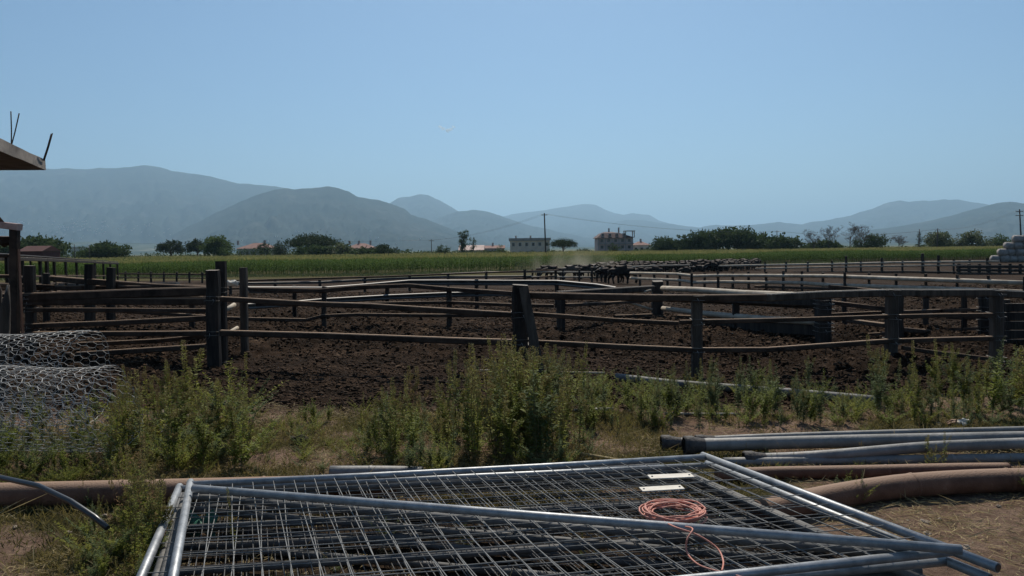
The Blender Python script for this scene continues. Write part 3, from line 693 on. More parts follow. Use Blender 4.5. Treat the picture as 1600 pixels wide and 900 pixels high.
# ------------------------------------------------------------------ fences of the pens
def fence(name, label, posts, rails, cat='fence', group=None, pm=None, ds=None, sag=.0):
    """posts: (px, top, base, width px[, material]); rails: ([(px, py)...], thickness px, material[, depth])"""
    pts = []
    for p in posts:
        g = P(p[0], p[2]); pts.append((p[0], g.y))
    tab = sorted(ds or pts); tx = [a for a, b in tab]; ti = [1/b for a, b in tab]
    def dep(px): return 1/float(np.interp(px, tx, ti))
    g0 = P(posts[0][0], posts[0][2])
    t = empty(name, g0, label, cat, group)
    for p in posts:
        D = dep(p[0]) if ds else P(p[0], p[2]).y
        w_ = p[3]/FPX*D; b = V(p[0], p[2], D); a = V(p[0], p[1], D); b.z = min(b.z, Gp(b.x, D)+.02)-.12
        lean = Vector((random.uniform(-.012, .012), random.uniform(-.02, .02), 0))*(a.z-b.z); a = a+lean*1.0
        mb = MB(); jj = .05*w_
        seg = [b.lerp(a, k/6)+Vector((random.uniform(-jj, jj), random.uniform(-jj, jj), 0)) for k in range(7)]
        mb.bar(seg, w_, w_*.9, .12+random.uniform(0, .1), up=Vector((0, 1, 0)))
        po = mb.build('post', p[4] if len(p) > 4 else (pm or m_woodd), t)
        if D < 13.5 and w_ > .1:
            for r_ in rails:                                    # wire ties and bolt heads where a rail meets the post
                xs_ = [q_[0] for q_ in r_[0]]
                if min(xs_)-12 <= p[0] <= max(xs_)+12:
                    yy = float(np.interp(p[0], xs_, [q_[1] for q_ in r_[0]])); z_ = V(p[0], yy+r_[1]*.6, D).z; cx = b.x+(a.x-b.x)*(z_-b.z)/(a.z-b.z)
                    tie = MB(); rr = w_*.56
                    for dz in (-.03, .035):
                        ring = [Vector((cx+sx*rr, D+sy*rr-.03*(sy < 0), z_+dz+random.uniform(-.012, .012))) for sx, sy in ((-1, -1), (1, -1), (1, 1), (-1, 1), (-1, -1))]; tie.tube(ring, .004, 5)
                    tw = Vector((cx+random.uniform(-.3, .3)*w_, D-rr-.03, z_)); tie.tube([tw, tw+Vector((.02, -.03, -.04)), tw+Vector((-.01, -.05, -.08))], .004, 5)
                    tie.build('wire_tie', m_beam, po)
    for r_ in rails:
        pl, th, mm = r_[0], r_[1], r_[2]; dd = r_[3] if len(r_) > 3 else 0
        q = []
        for i, (x, y) in enumerate(pl):
            D = dep(x)-.06*(1 if dd == 0 else 0)+dd; q.append(V(x, y, D))
            if i < len(pl)-1:
                x2, y2 = pl[i+1]; k = max(1, int(abs(x2-x)/60))
                for j in range(1, k):
                    xx = lerp(x, x2, j/k); D = dep(xx)-.06*(1 if dd == 0 else 0)+dd
                    q.append(V(xx, lerp(y, y2, j/k)+random.uniform(-.35, .35)*sag, D))
        h_ = th*(1.35 if mm in (m_rail, m_wood) and q[0].y < 25 else 1)/FPX*q[0].y
        for v in q: v.z -= h_/2
        mb = MB()
        if mm in (m_pole,): mb.tube(q, h_/2, 8)
        elif mm is m_beam:
            # corrugated guard rail: W section
            n = 9; prof = [(0, -.5), (-.045, -.40), (-.045, -.22), (.02, -.10), (.02, .10), (-.045, .22), (-.045, .40), (0, .5), (.03, .5)]
            vs = []
            for i, p_ in enumerate(q):
                tt = (q[min(i+1, len(q)-1)]-q[max(i-1, 0)]).normalized(); sd_ = tt.cross(Vector((0, 0, 1))).normalized()
                for a_, b_ in prof: vs.append(p_+sd_*(-a_)*1.0+Vector((0, 0, b_*h_)))
            fs = [(i*n+k, i*n+k+1, (i+1)*n+k+1, (i+1)*n+k) for i in range(len(q)-1) for k in range(n-1)]
            mb.add(vs, fs, True)
        else: mb.bar(q, h_*.8, h_, .18)
        mb.build('rail', mm, t)
    return t

WD = m_wood
fA = fence('pen_fence', 'front fence of dark posts and thin rusty rails across the whole mud pen',
    [(335, 422, 572, 19), (812, 445, 583, 24), (1090, 465, 588, 16, WD), (1393, 457, 575, 17, WD), (1556, 454, 566, 17, WD), (1720, 456, 565, 16, WD)],
    [([(345, 463), (500, 471.5), (580, 474), (800, 487.5)], 6, m_rail),
     ([(345, 515.5), (500, 519.5), (650, 525), (800, 530)], 7, m_rail),
     ([(825, 456), (960, 459), (1090, 460.5), (1200, 459)], 8, m_rail), ([(1196, 459), (1285, 454.5), (1393, 451.5), (1550, 451.5)], 9, WD), ([(1548, 452), (1650, 457), (1720, 460)], 9, WD),
     ([(826, 487), (960, 497), (1060, 502)], 5, m_rail), ([(1062, 500), (1200, 497), (1385, 491.5), (1550, 489)], 5, m_rail),
     ([(836, 531), (960, 537.5), (1082, 543), (1200, 542.5), (1290, 536), (1385, 529.5), (1550, 525)], 6, m_rail),
     ([(1410, 540), (1450, 546), (1548, 558)], 5, m_rail)], ds=[(335, 11.2), (812, 10.1), (1090, 9.8), (1393, 10.3), (1556, 10.7), (1720, 11)], sag=1)
b0 = V(846, 592, 9.75); b0.z = -.05; a0 = V(818, 449, 9.98); mb = MB(); mb.bar([b0, b0.lerp(a0, .5), a0], .13, .12, .1, up=Vector((0, 1, 0))); mb.build('brace', WD, fA)
fL = fence('pen_fence', 'left stretch of fence with many dark rails ending at the twin posts',
    [(347, 408, 566, 15), (382, 418, 541, 11, WD), (48, 415, 540, 14), (-60, 418, 545, 14)],
    [([(-80, 467.5), (0, 467), (170, 465), (325, 465.5)], 8, m_rail), ([(-60, 483), (60, 481), (325, 482)], 5, m_rail), ([(50, 505.5), (170, 501), (322, 493)], 6, m_rail),
     ([(-50, 519.5), (12, 519), (325, 516.5)], 6, m_rail), ([(120, 550), (322, 537)], 6, m_rail), ([(160, 568), (388, 565)], 5, m_rail),
     ([(-80, 460), (60, 457), (200, 451.5), (340, 447.5)], 10, m_rail), ([(120, 535), (250, 529), (322, 522)], 5, m_rail, .5)],
    ds=[(-80, 12.3), (48, 12.0), (347, 11.5), (382, 12.3)], sag=1)
fence('pen_fence', 'left middle fence behind the front rails with three squat posts',
    [(140, 413, 516, 13), (173, 418, 516, 11), (72, 427, 503, 9), (300, 447, 510, 8), (-30, 415, 520, 12)],
    [([(80, 431), (140, 435.5), (240, 443), (345, 447.5)], 6, m_rail), ([(-40, 446), (60, 446.5), (200, 446), (335, 445.5)], 6, m_rail),
     ([(130, 454), (200, 457), (260, 462), (330, 463)], 5, m_rail), ([(180, 483), (260, 488), (320, 492)], 4, m_rail), ([(-30, 441), (100, 446), (180, 452), (250, 453)], 4, m_rail)], sag=1)
fence('pen_fence', 'middle fence with widely spaced thin posts and one bent lower rail',
    [(506, 448, 514, 7), (702, 449, 509, 8), (873, 455, 512, 7, WD), (880, 462, 514, 6), (1027, 439, 490, 16)],
    [([(350, 494.5), (478, 497.5), (505, 491), (560, 489), (690, 490.5), (800, 490)], 4, m_rail), ([(390, 449), (500, 451), (560, 445.5), (640, 443), (700, 448.5), (800, 455)], 5, m_rail),
     ([(400, 473), (560, 472.5), (700, 470), (800, 474), (865, 475.5)], 4, m_rail), ([(883, 474), (945, 472), (1020, 467)], 4, m_rail), ([(870, 455), (950, 450), (1020, 446)], 11, m_woodd), ([(960, 492), (1018, 490)], 4, m_rail)], sag=1)
fence('pen_fence', 'crash barrier fence with broad steel beams in the middle of the pens',
    [(460, 446, 487, 6), (605, 443, 478, 6), (745, 436, 474, 6), (870, 438, 470, 6), (380, 440, 492, 9)],
    [([(386, 447.5), (505, 448), (560, 444), (640, 437), (720, 437), (810, 437.5), (870, 437.5), (930, 443), (962, 448)], 11, m_beam), ([(386, 474), (460, 470), (505, 466), (610, 460), (700, 456.5), (780, 455), (840, 457)], 10, m_beam)],
    ds=[(380, 18.0), (460, 20), (605, 22), (745, 22.5), (870, 23), (962, 20.5)], sag=.5)
fence('pen_fence', 'low far fence of thin rails before the green verge of the corn',
    [(360, 439, 462, 4), (430, 438, 460, 4), (500, 437, 459, 4), (570, 434, 457, 4), (640, 430, 455, 4), (700, 427, 453, 4), (760, 424, 451, 4), (820, 421, 449, 4), (868, 420, 447, 4)],
    [([(345, 442), (500, 439.5), (620, 433.5), (700, 431), (830, 430.5)], 4, m_beam), ([(345, 438), (600, 431), (700, 427), (780, 424), (872, 421)], 3, m_rail), ([(345, 450), (600, 444), (720, 440), (870, 430)], 3, m_rail)], sag=.3)
fence('pen_fence', 'thin wire and post fence at the left edge of the corn',
    [(x, 424+.01*(x-190), 441+.01*(x-190), 2.6) for x in range(196, 335, 20)], [([(186, 426.5), (332, 428)], 2.2, m_rail), ([(186, 433), (332, 434)], 1.6, m_rail)])
fence('pen_fence', 'heavy fence of pale round poles and dark planks behind the front fence',
    [(1286, 461, 547, 21), (1150, 473, 512, 10)],
    [([(1035, 446.5), (1090, 448.5), (1160, 453), (1250, 456.5), (1285, 457)], 8, m_pole), ([(1036, 478), (1085, 484), (1140, 489), (1200, 494), (1280, 497)], 7.5, m_pole),
     ([(1045, 459), (1150, 463), (1286, 466)], 9, m_woodd), ([(1095, 497), (1200, 500), (1286, 503)], 18, m_woodd, .1), ([(1036, 466), (1150, 470), (1286, 476)], 5, m_woodd, .1), ([(1060, 492), (1150, 495), (1286, 499)], 4, m_rail, .2)],
    ds=[(1027, 19.2), (1150, 15), (1286, 12.3)], sag=1)
fence('pen_fence', 'criss crossing inner fence of thin rails at the right of the pens',
    [(1407, 458, 541, 7), (1320, 458, 500, 6), (1447, 458, 492, 7), (1507, 457, 490, 7), (1537, 454, 525, 13)],
    [([(1296, 469), (1385, 480), (1455, 489.5)], 5, m_rail), ([(1325, 497.5), (1385, 505), (1410, 511), (1545, 525)], 5, m_rail), ([(1303, 519.5), (1345, 531)], 4, m_rail, -.8), ([(1312, 523), (1385, 518.5)], 4, m_rail),
     ([(1420, 457), (1447, 461), (1480, 458), (1548, 462)], 4, m_rail), ([(1300, 489), (1380, 486), (1470, 483), (1535, 480.5)], 4, m_rail), ([(1480, 493.5), (1548, 494)], 4, m_rail), ([(1400, 515), (1535, 511)], 3.5, m_rail),
     ([(1296, 445), (1340, 449), (1385, 453)], 4, m_rail, 2), ([(1410, 541), (1450, 547), (1548, 559)], 3, m_rail, .3)],
    ds=[(1286, 13.5), (1320, 15), (1407, 12.6), (1447, 15), (1540, 13)], sag=.6)
gate = empty('wooden_gate', P(1580, 552), 'dark boarded gate at the right edge beside the last grey post', 'gate')
for k in range(5):
    a = V(1570, 474+k*14, 12.0); b = V(1760, 472+k*14, 12.4); mb = MB(); mb.bar([a-Vector((0, 0, .07)), b-Vector((0, 0, .07))], .04, .135, .1); mb.build('board', m_woodd, gate)
for x in (1573, 1660, 1750):
    a = V(x, 468, 12.1); b = a.copy(); b.z = -.05; mb = MB(); mb.bar([b, a], .09, .07, .1, up=Vector((0, 1, 0))); mb.build('post', m_woodd, gate)
fence('pen_fence', 'long far fence with two pale rails and many short posts at the right',
    [(x, a-.5, b, 3.6) for x, a, b in [(1000, 424, 447), (1022, 424, 448), (1043, 424, 448), (1062, 425, 449), (1081, 427, 451), (1101, 427, 451), (1122, 426, 452), (1145, 426, 452), (1170, 425, 452), (1197, 425, 453), (1224, 424, 454), (1253, 424, 455), (1286, 426, 456), (1320, 426, 458), (1358, 427, 459), (1400, 428, 461), (1447, 428, 463), (1495, 430, 466), (1545, 431, 468), (1600, 433, 470)]],
    [([(985, 424.5), (1060, 426), (1085, 429), (1122, 428), (1200, 428), (1300, 428.5), (1390, 431.5), (1490, 434.5), (1630, 439.5)], 4, m_pole), ([(985, 432.5), (1060, 435.5), (1085, 439), (1130, 438), (1250, 439), (1300, 442.5), (1400, 445.5), (1500, 448.5), (1630, 454)], 4, m_pole),
     ([(1180, 446), (1400, 452), (1630, 460)], 3.5, m_rail)], sag=.4)
fence('pen_fence', 'farthest fence along the foot of the corn at the right, with taller thin stakes',
    [(1195, 410, 427, 2.6), (1228, 409, 426, 2.6), (1262, 409, 426, 2.6), (1300, 408, 425, 2.8), (1322, 400, 434, 3), (1345, 408, 426, 2.6), (1378, 403, 436, 3.4), (1410, 407, 426, 2.6), (1442, 396, 438, 3.8), (1466, 399, 430, 3.4), (1490, 405, 427, 2.6), (1515, 405, 427, 2.6), (1543, 403, 432, 3.4)],
    [([(1060, 415), (1130, 414), (1200, 412.5), (1300, 411), (1400, 408.5), (1562, 406.5)], 3, m_pole), ([(1180, 418.5), (1300, 416), (1420, 414), (1505, 413)], 2.5, m_pole), ([(1240, 424), (1420, 423), (1560, 425)], 3, m_woodd)], ds=[(1060, 92), (1300, 84), (1560, 72)])
fence('feeding_rack', 'dark low feeding rack below the white bales', [(x, 412, 429, 4) for x in range(1498, 1640, 16)], [([(1494, 414), (1640, 414)], 5, m_woodd), ([(1494, 420), (1640, 421)], 4, m_woodd), ([(1494, 426), (1640, 427)], 4, m_woodd)], cat='feeder')
fence('pen_fence', 'short fence around the cattle left of the herd', [(x, 421, 441, 3) for x in (832, 880, 905, 925, 945)],
    [([(690, 427), (760, 424), (850, 423.5), (960, 424)], 2.6, m_pole), ([(700, 433), (800, 431), (960, 432)], 2.4, m_pole), ([(1078, 413), (1020, 414), (960, 417), (900, 420)], 2.4, m_pole, 14)])

def loose_pole(name, label, pts, d0, d1, rpx, m, cat, n=8, group=None):
    q = []; x0, x1 = pts[0][0], pts[-1][0]
    for x, y in pts:
        t = (x-x0)/(x1-x0); q.append(V(x, y, 1/lerp(1/d0, 1/d1, t)))
    r = rpx/FPX*(d0+d1)/2/2; mb = MB(); mb.tube(q, r, n); o = mb.build(name, m, origin=q[0]); tag(o, label, cat, group); return o
loose_pole('fallen_pole', 'pale bent pole resting against the dark plank behind the front rail', [(977, 451), (1000, 457.5), (1018, 453)], 18.8, 18.7, 3.2, m_pole, 'pole')
loose_pole('fallen_pole', 'pale pole slanting down behind the front fence towards the heavy post', [(928, 464), (966, 470), (992, 475.5), (1019, 484)], 18.4, 18.6, 4, m_pole, 'pole')
loose_pole('pipe_stub', 'upper white pipe stub poking out beside the twin posts', [(350, 486), (366, 476)], 11.9, 12.3, 7, m_pole, 'pipe')
loose_pole('pipe_stub', 'lower white pipe stub poking out beside the twin posts', [(350, 524), (371, 512)], 11.9, 12.3, 6, m_pole, 'pipe')
def rag():
    bm = bmesh.new(); c = V(363, 441.5, 11.75)
    bmesh.ops.create_icosphere(bm, subdivisions=3, radius=.1, matrix=Matrix.Translation(c) @ Matrix.Diagonal((1.3, .5, .32, 1)))
    for v in bm.verts: v.co += Vector((0, 0, 1))*mnoise.noise(v.co*17)*.05+Vector((1, .3, 0))*mnoise.noise(v.co*13+Vector((5, 5, 5)))*.05
    me = bpy.data.meshes.new('rag'); bm.to_mesh(me); bm.free(); me.materials.append(m_white)
    o = bpy.data.objects.new('rag', me); COL.objects.link(o); tag(o, 'crumpled pale rag tied to the rail between the twin posts', 'rag')
rag()

# ------------------------------------------------------------------ long low shed on the left
def shed():
    t = empty('feeding_shed', V(100, 430, 40), 'long low open shed with a thin dark roof on slender posts at the left', 'shed')
    n = 12; L = [(-60, 393.5, 20), (30, 397.5, 26), (60, 399.5, 30), (100, 402.5, 38), (140, 405.5, 47), (184, 408.5, 57)]
    q = [V(*a) for a in L]; back = [p+Vector((-4.2-.04*p.y, 1.6, .34)) for p in q]
    r = MB(); m = len(q)
    vs = q+back+[p-Vector((0, 0, .04)) for p in q]+[p-Vector((0, 0, .04)) for p in back]
    fs = []
    for i in range(m-1): fs += [(i, i+1, m+i+1, m+i), (2*m+i, 3*m+i, 3*m+i+1, 2*m+i+1), (i, 2*m+i, 2*m+i+1, i+1), (m+i, m+i+1, 3*m+i+1, 3*m+i)]
    fs += [(0, m, 3*m, 2*m), (m-1, 3*m-1, 4*m-1, 2*m-1)]
    r.add(vs, fs); r.build('roof', cmat('dull_sheet_roof', (.07, .065, .065)), t)
    b = MB(); b.bar([p-Vector((0, -.05, .16)) for p in q], .08, .14); b.build('beam', m_woodd, t)
    for off in (0, 1):
        for (px, d) in [(10, 24), (34, 26.5), (62, 30.5), (72, 32), (84, 34.5), (102, 38.5), (119, 42.5), (148, 49), (161, 52), (172, 54.5), (183, 57)][::1 if off == 0 else 2]:
            tx = np.interp(px, [a[0] for a in L], [a[1] for a in L]); p = V(px, tx, d)
            if off: p = p+Vector((-4.0-.04*d, 1.5, .3))
            g = Vector((p.x, p.y, Gp(p.x, p.y)-.05)); mb = MB(); mb.bar([g, p-Vector((0, 0, .07))], .11, .11, up=Vector((0, 1, 0))); mb.build('post', m_woodd, t)
    f = MB()
    for k, dz in enumerate((.35, .75, 1.1)):
        f.bar([Vector((p.x-.02, p.y, Gp(p.x, p.y)+dz)) for p in q[1:]], .05, .07)
    f.build('feed_rail', m_rail, t)
shed()
def trough(px, py, l, label):
    g = P(px, py); t = MB(); a = Vector((g.x, g.y, g.z))
    prof = [(-.28, 0), (.28, 0), (.40, .5), (.34, .5), (.24, .08), (-.24, .08), (-.34, .5), (-.40, .5)]
    vs = [a+Vector((x, y, z)) for x in (-l/2, l/2) for y, z in prof]; n = 8
    fs = [(k, (k+1) % n, n+(k+1) % n, n+k) for k in range(n)]+[(0, 7, 6, 5), (0, 5, 4, 1), (1, 4, 3, 2), (8, 13, 14, 15), (8, 9, 12, 13), (9, 10, 11, 12)]
    t.add(vs, fs)
    for x in (-l/2-.02, l/2+.02): t.box(a+Vector((x, 0, .25)), (.03, .62, .5))
    tag(t.build('feed_trough', m_conc, origin=a), label, 'trough')
trough(120, 452, 2.6, 'concrete feed trough under the shed behind the squat posts')
trough(245, 451, 3.4, 'longer concrete trough right of the squat posts')

# ------------------------------------------------------------------ rusty handling frame, slab and stump at the left edge
fr = empty('cattle_crush', Vector((-7.8, 11.4, 0)), 'rusty steel cattle crush frame at the left edge', 'metal frame')
D = 11.3
mb = MB(); mb.bar([V(-150, 341, D), V(-60, 344.5, D), V(31, 355, D)], .13, .10, .08); mb.build('top_beam', mat('pale_pink_beam', (.36, .22, .18), (.52, .36, .30), scale=5, rough=.7), fr)  # top beam coloured paler and pinker than the posts
for x, w_ in ((23, .135), (-75, .135)):
    a = V(x, 358, D); b = V(x-3, 520, D); b.z = -.05; mb = MB(); mb.bar([b, a], .12, w_*.72, .08, up=Vector((0, 1, 0))); mb.build('post', m_rail, fr)
    q = MB(); q.box((a.x+.066, D-.03, .9), (.012, .05, 1.8)); q.build('flange', m_rust, fr)
for k, y in enumerate((372, 400, 432, 468)):
    mb = MB(); mb.tube([V(-140, y-3, D+.02), V(18, y, D+.02)], .028, 8); mb.build('bar', m_rail, fr)
g_ = MB(); g_.add([V(-4, 334, D-.05), V(7, 347, D-.05), V(-30, 345, D-.05), V(-4, 334, D+.02), V(7, 347, D+.02), V(-30, 345, D+.02)], [(0, 1, 2), (5, 4, 3), (0, 3, 4, 1), (1, 4, 5, 2), (2, 5, 3, 0)]); g_.build('gusset', m_rust, fr)
mb = MB(); mb.tube([V(3, 380, D+.1), V(9, 377, D+.1), V(19, 377.5, D+.1)], .07, 10); mb.build('latch', m_rail, fr)
def stump():
    mb = MB(); D = 8.6; pts = [V(-14, 640, D), V(-4, 560, D), V(3, 510, D), V(9, 478, D-.02), V(13, 445, D)]; pts[0].z = -.1
    mb.tube(pts, [.13, .11, .085, .05, .012], 9); mb.tube([V(-2, 545, D), V(-6, 500, D), V(-3, 455, D), V(-9, 425, D)], [.08, .06, .04, .015], 8)
    tag(mb.build('broken_post', WD, origin=pts[0]), 'splintered grey wooden post beside the wire mesh rolls at the left edge', 'post')
stump()
def slab():
    D1 = 21.0; c = V(71, 250, D1); zt = c.z; zb = zt-.28
    A = Vector((c.x, c.y, 0)); dirn = Vector((1.45, -4.0, 0)).normalized(); B = A+dirn*11; W_ = Vector((-9, -.6, 0))
    t = empty('concrete_canopy', (A.x-6, A.y-6, 0), 'raw concrete roof slab with rebar sticking up at the upper left corner', 'building')
    mb = MB(); n = 14; vs = []; fs = []
    ring = [A.lerp(B, i/n) for i in range(n+1)]
    for p in ring:
        j = Vector((random.uniform(-.012, .012), 0, 0)); vs += [p+j+Vector((0, 0, zt+random.uniform(-.012, .012))), p-j+Vector((0, 0, zb+random.uniform(-.012, .012))), p+W_+Vector((0, 0, zb)), p+W_+Vector((0, 0, zt))]
    for i in range(n):
        for k in range(4): fs.append((i*4+k, (i+1)*4+k, (i+1)*4+(k+1) % 4, i*4+(k+1) % 4))
    fs += [(0, 1, 2, 3), (n*4+3, n*4+2, n*4+1, n*4)]
    mb.add(vs, fs); mb.build('roof_slab', m_conc, t)
    for k, (u, v_) in enumerate(((.12, .35), (.55, .35), (.95, .35), (.12, .9), (.55, .9))):
        p = A.lerp(B, u)+W_*v_; mb = MB(); mb.box((p.x, p.y, zb/2-.03), (.35, .35, zb)); mb.build('column', m_conc, t)
    def bar_(px0, py0, px1, py1, d):
        a = V(px0, py0, d); b = V(px1, py1, d); a.z = zt-.05; mb = MB(); mb.tube([a, a.lerp(b, .5)+Vector((.01, 0, 0)), b], .014, 6); mb.build('rebar', m_rail, t)
    bar_(17, 222, 17, 174, 18.6); bar_(15, 221, 30, 177, 18.7); bar_(67, 248, 80, 209, 20.8); bar_(69, 248, 82, 208, 20.75)
slab()

# ------------------------------------------------------------------ round bales at the right
def bale_mesh():
    bm = bmesh.new(); bmesh.ops.create_cone(bm, cap_ends=True, segments=28, radius1=.6, radius2=.6, depth=1.25, matrix=Matrix.Rotation(math.pi/2, 4, 'Y'))
    side = [f for f in bm.faces if len(f.verts) == 4]
    bmesh.ops.bevel(bm, geom=[e for e in bm.edges if any(len(f.verts) > 4 for f in e.link_faces)], offset=.1, segments=3, affect='EDGES')
    for f in bm.faces: f.smooth = True
    for v in bm.verts: v.co += v.co.normalized()*mnoise.noise(v.co*3)*.06; v.co.z *= .93
    me = bpy.data.meshes.new('bale'); bm.to_mesh(me); bm.free(); me.materials.append(m_wrap); return me
bme = bale_mesh()
def bales():
    D = 118; zg = Gp(0, D); rows = [(4, 1549, zg+.56), (3, 1559, zg+1.62), (2, 1570, zg+2.68), (1, 1582, zg+3.74)]
    nm = {4: 'bottom', 3: 'second lowest', 2: 'second highest', 1: 'top'}
    for r_, px, z in rows:
        x0 = V(px, 400, D).x+.65
        for k in range(9):
            x = x0+k*1.32
            if (x-.6)/D*FPX+800 > 1640: break
            o = bpy.data.objects.new('round_bale', bme); COL.objects.link(o); o.location = (x, D+random.uniform(-.15, .15), z); o.rotation_euler = (random.uniform(0, 6), 0, random.uniform(-.06, .06))
            ordn = ['first', 'second', 'third', 'fourth', 'fifth', 'sixth', 'seventh', 'eighth', 'ninth'][k]
            tag(o, f'{ordn} white wrapped bale from the left in the {nm[r_]} row of the stack', 'bale', 'white wrapped round bales in a stack')
        for k2 in range(2 if r_ > 1 else 1): pass
bales()

# ------------------------------------------------------------------ buffalo herd
def buffalo(name='buffalo', pose=0, mm=None):
    """continuous body grown over a skeleton, facing +X, feet at z = 0"""
    vt = [(0, 0, 1.02), (.45, 0, 1.05), (.78, 0, 1.02), (1.02, 0, 1.06 if pose != 1 else .9), (1.22, 0, 1.08 if pose != 1 else .6), (1.5, 0, .92 if pose != 1 else .34),   # spine, neck, head, muzzle
          (-.45, 0, 1.05), (-.80, 0, 1.00), (-.95, 0, .85), (-.99, 0, .5)]                                                                                            # rump, tail
    ed = [(0, 1), (1, 2), (2, 3), (3, 4), (4, 5), (0, 6), (6, 7), (7, 8), (8, 9)]
    rd = [(.40, .43), (.38, .40), (.27, .29), (.19, .2), (.155, .16), (.085, .09), (.38, .38), (.26, .27), (.045, .045), (.03, .03)]
    for sy in (-1, 1):
        fo = .08*sy if pose == 2 else .02*sy
        n = len(vt); vt += [(.60, .2*sy, .72), (.62+fo, .2*sy, .42), (.60+fo*1.6, .2*sy, .05)]; ed += [(2 if False else 1, n), (n, n+1), (n+1, n+2)]; rd += [(.14, .15), (.075, .08), (.075, .07)]
        n = len(vt); vt += [(-.62, .2*sy, .74), (-.78-fo, .2*sy, .42), (-.70-fo*1.5, .2*sy, .05)]; ed += [(6, n), (n, n+1), (n+1, n+2)]; rd += [(.19, .17), (.07, .08), (.07, .065)]
        n = len(vt); vt += [(1.17, .2*sy, vt[4][2]+.02), (1.12, .33*sy, vt[4][2]-.04)]; ed += [(4, n), (n, n+1)]; rd += [(.05, .04), (.06, .02)]
    me = bpy.data.meshes.new(name); me.from_pydata(vt, ed, []); ob = bpy.data.objects.new(name+'_tmp', me); COL.objects.link(ob)
    sk = ob.modifiers.new('s', 'SKIN'); sk.use_smooth_shade = True; sk.branch_smoothing = .4
    for i, r in enumerate(rd): me.skin_vertices[0].data[i].radius = r
    me.skin_vertices[0].data[0].use_root = True
    ob.modifiers.new('ss', 'SUBSURF').levels = 1
    bpy.context.view_layer.update(); dg = bpy.context.evaluated_depsgraph_get()
    m2 = bpy.data.meshes.new_from_object(ob.evaluated_get(dg)); m2.name = name; bpy.data.objects.remove(ob)
    m2.materials.clear(); m2.materials.append(mm or m_hide)
    for p in m2.polygons: p.use_smooth = True
    h = MB(); hz = vt[4][2]
    for sy in (-1, 1):
        h.tube([(1.14, .1*sy, hz+.1), (1.02, .27*sy, hz+.14), (.9, .33*sy, hz+.22), (.86, .25*sy, hz+.30)], [.05, .042, .03, .008], 7)
    hm = h.build('horns', m_horn); hmesh = hm.data; bpy.data.objects.remove(hm)
    return m2, hmesh
BUF = [buffalo(pose=0), buffalo(pose=1), buffalo(pose=2), buffalo(pose=0, mm=m_hideB)]
def put_buffalo(px, py, kind, rz, label, group=None, s=1.0, lying=False):
    g = P(px, py); o = bpy.data.objects.new('buffalo', BUF[kind][0]); COL.objects.link(o); o.location = g-Vector((0, 0, .5 if lying else .01)); o.rotation_euler = (0, 0, rz); o.scale = (s,)*3
    tag(o, label, 'buffalo', group); h = bpy.data.objects.new('horns', BUF[kind][1]); COL.objects.link(h); h.parent = o
for a in [(852, 437.5, 0, .2, 'dark buffalo at the left end of the herd, behind the tall front post'), (864, 438.5, 1, 2.9, 'dark buffalo nose down just right of the leftmost one'),
          (958, 443, 0, 3.3, 'nearest broadside group, leftmost black buffalo'), (969, 444.5, 2, .3, 'nearest broadside group, second black buffalo'), (979, 443.5, 0, 3.0, 'nearest broadside group, third black buffalo'), (940, 441, 1, 1.2, 'buffalo grazing just left of the nearest broadside group'),
          (890, 437, 3, .5, 'brown dusty buffalo in front of the dust puff'), (904, 435.5, 0, 4.2, 'black buffalo right of the brown dusty one'), (918, 437, 2, 5.6, 'black buffalo standing end on between the dust and the group'), (928, 434, 3, 2.2, 'brown buffalo behind the end on one')]:
    put_buffalo(*a)
rb = random.Random(12)
pos = []
tries = 0
while len(pos) < 90 and tries < 4000:
    tries += 1; px = rb.uniform(935, 1182); c = np.interp(px, [935, 1000, 1100, 1182], [428.5, 427, 424, 420.5]); py = c+rb.uniform(-4.0, 2.0); g = P(px, py)
    if all((g-q).length > 1.2 for q in pos): pos.append(g); k = rb.choice((0, 0, 1, 2, 2, 0, 3)); put_buffalo(px, py, k, rb.choice((0, math.pi, .6, 2.5))+rb.uniform(-.5, .5), ('black' if k < 3 else 'brown')+' buffalo in the crowded herd before the corn field', 'buffalo crowded in the far pen', s=rb.uniform(.85, 1.0), lying=rb.random() < .15)

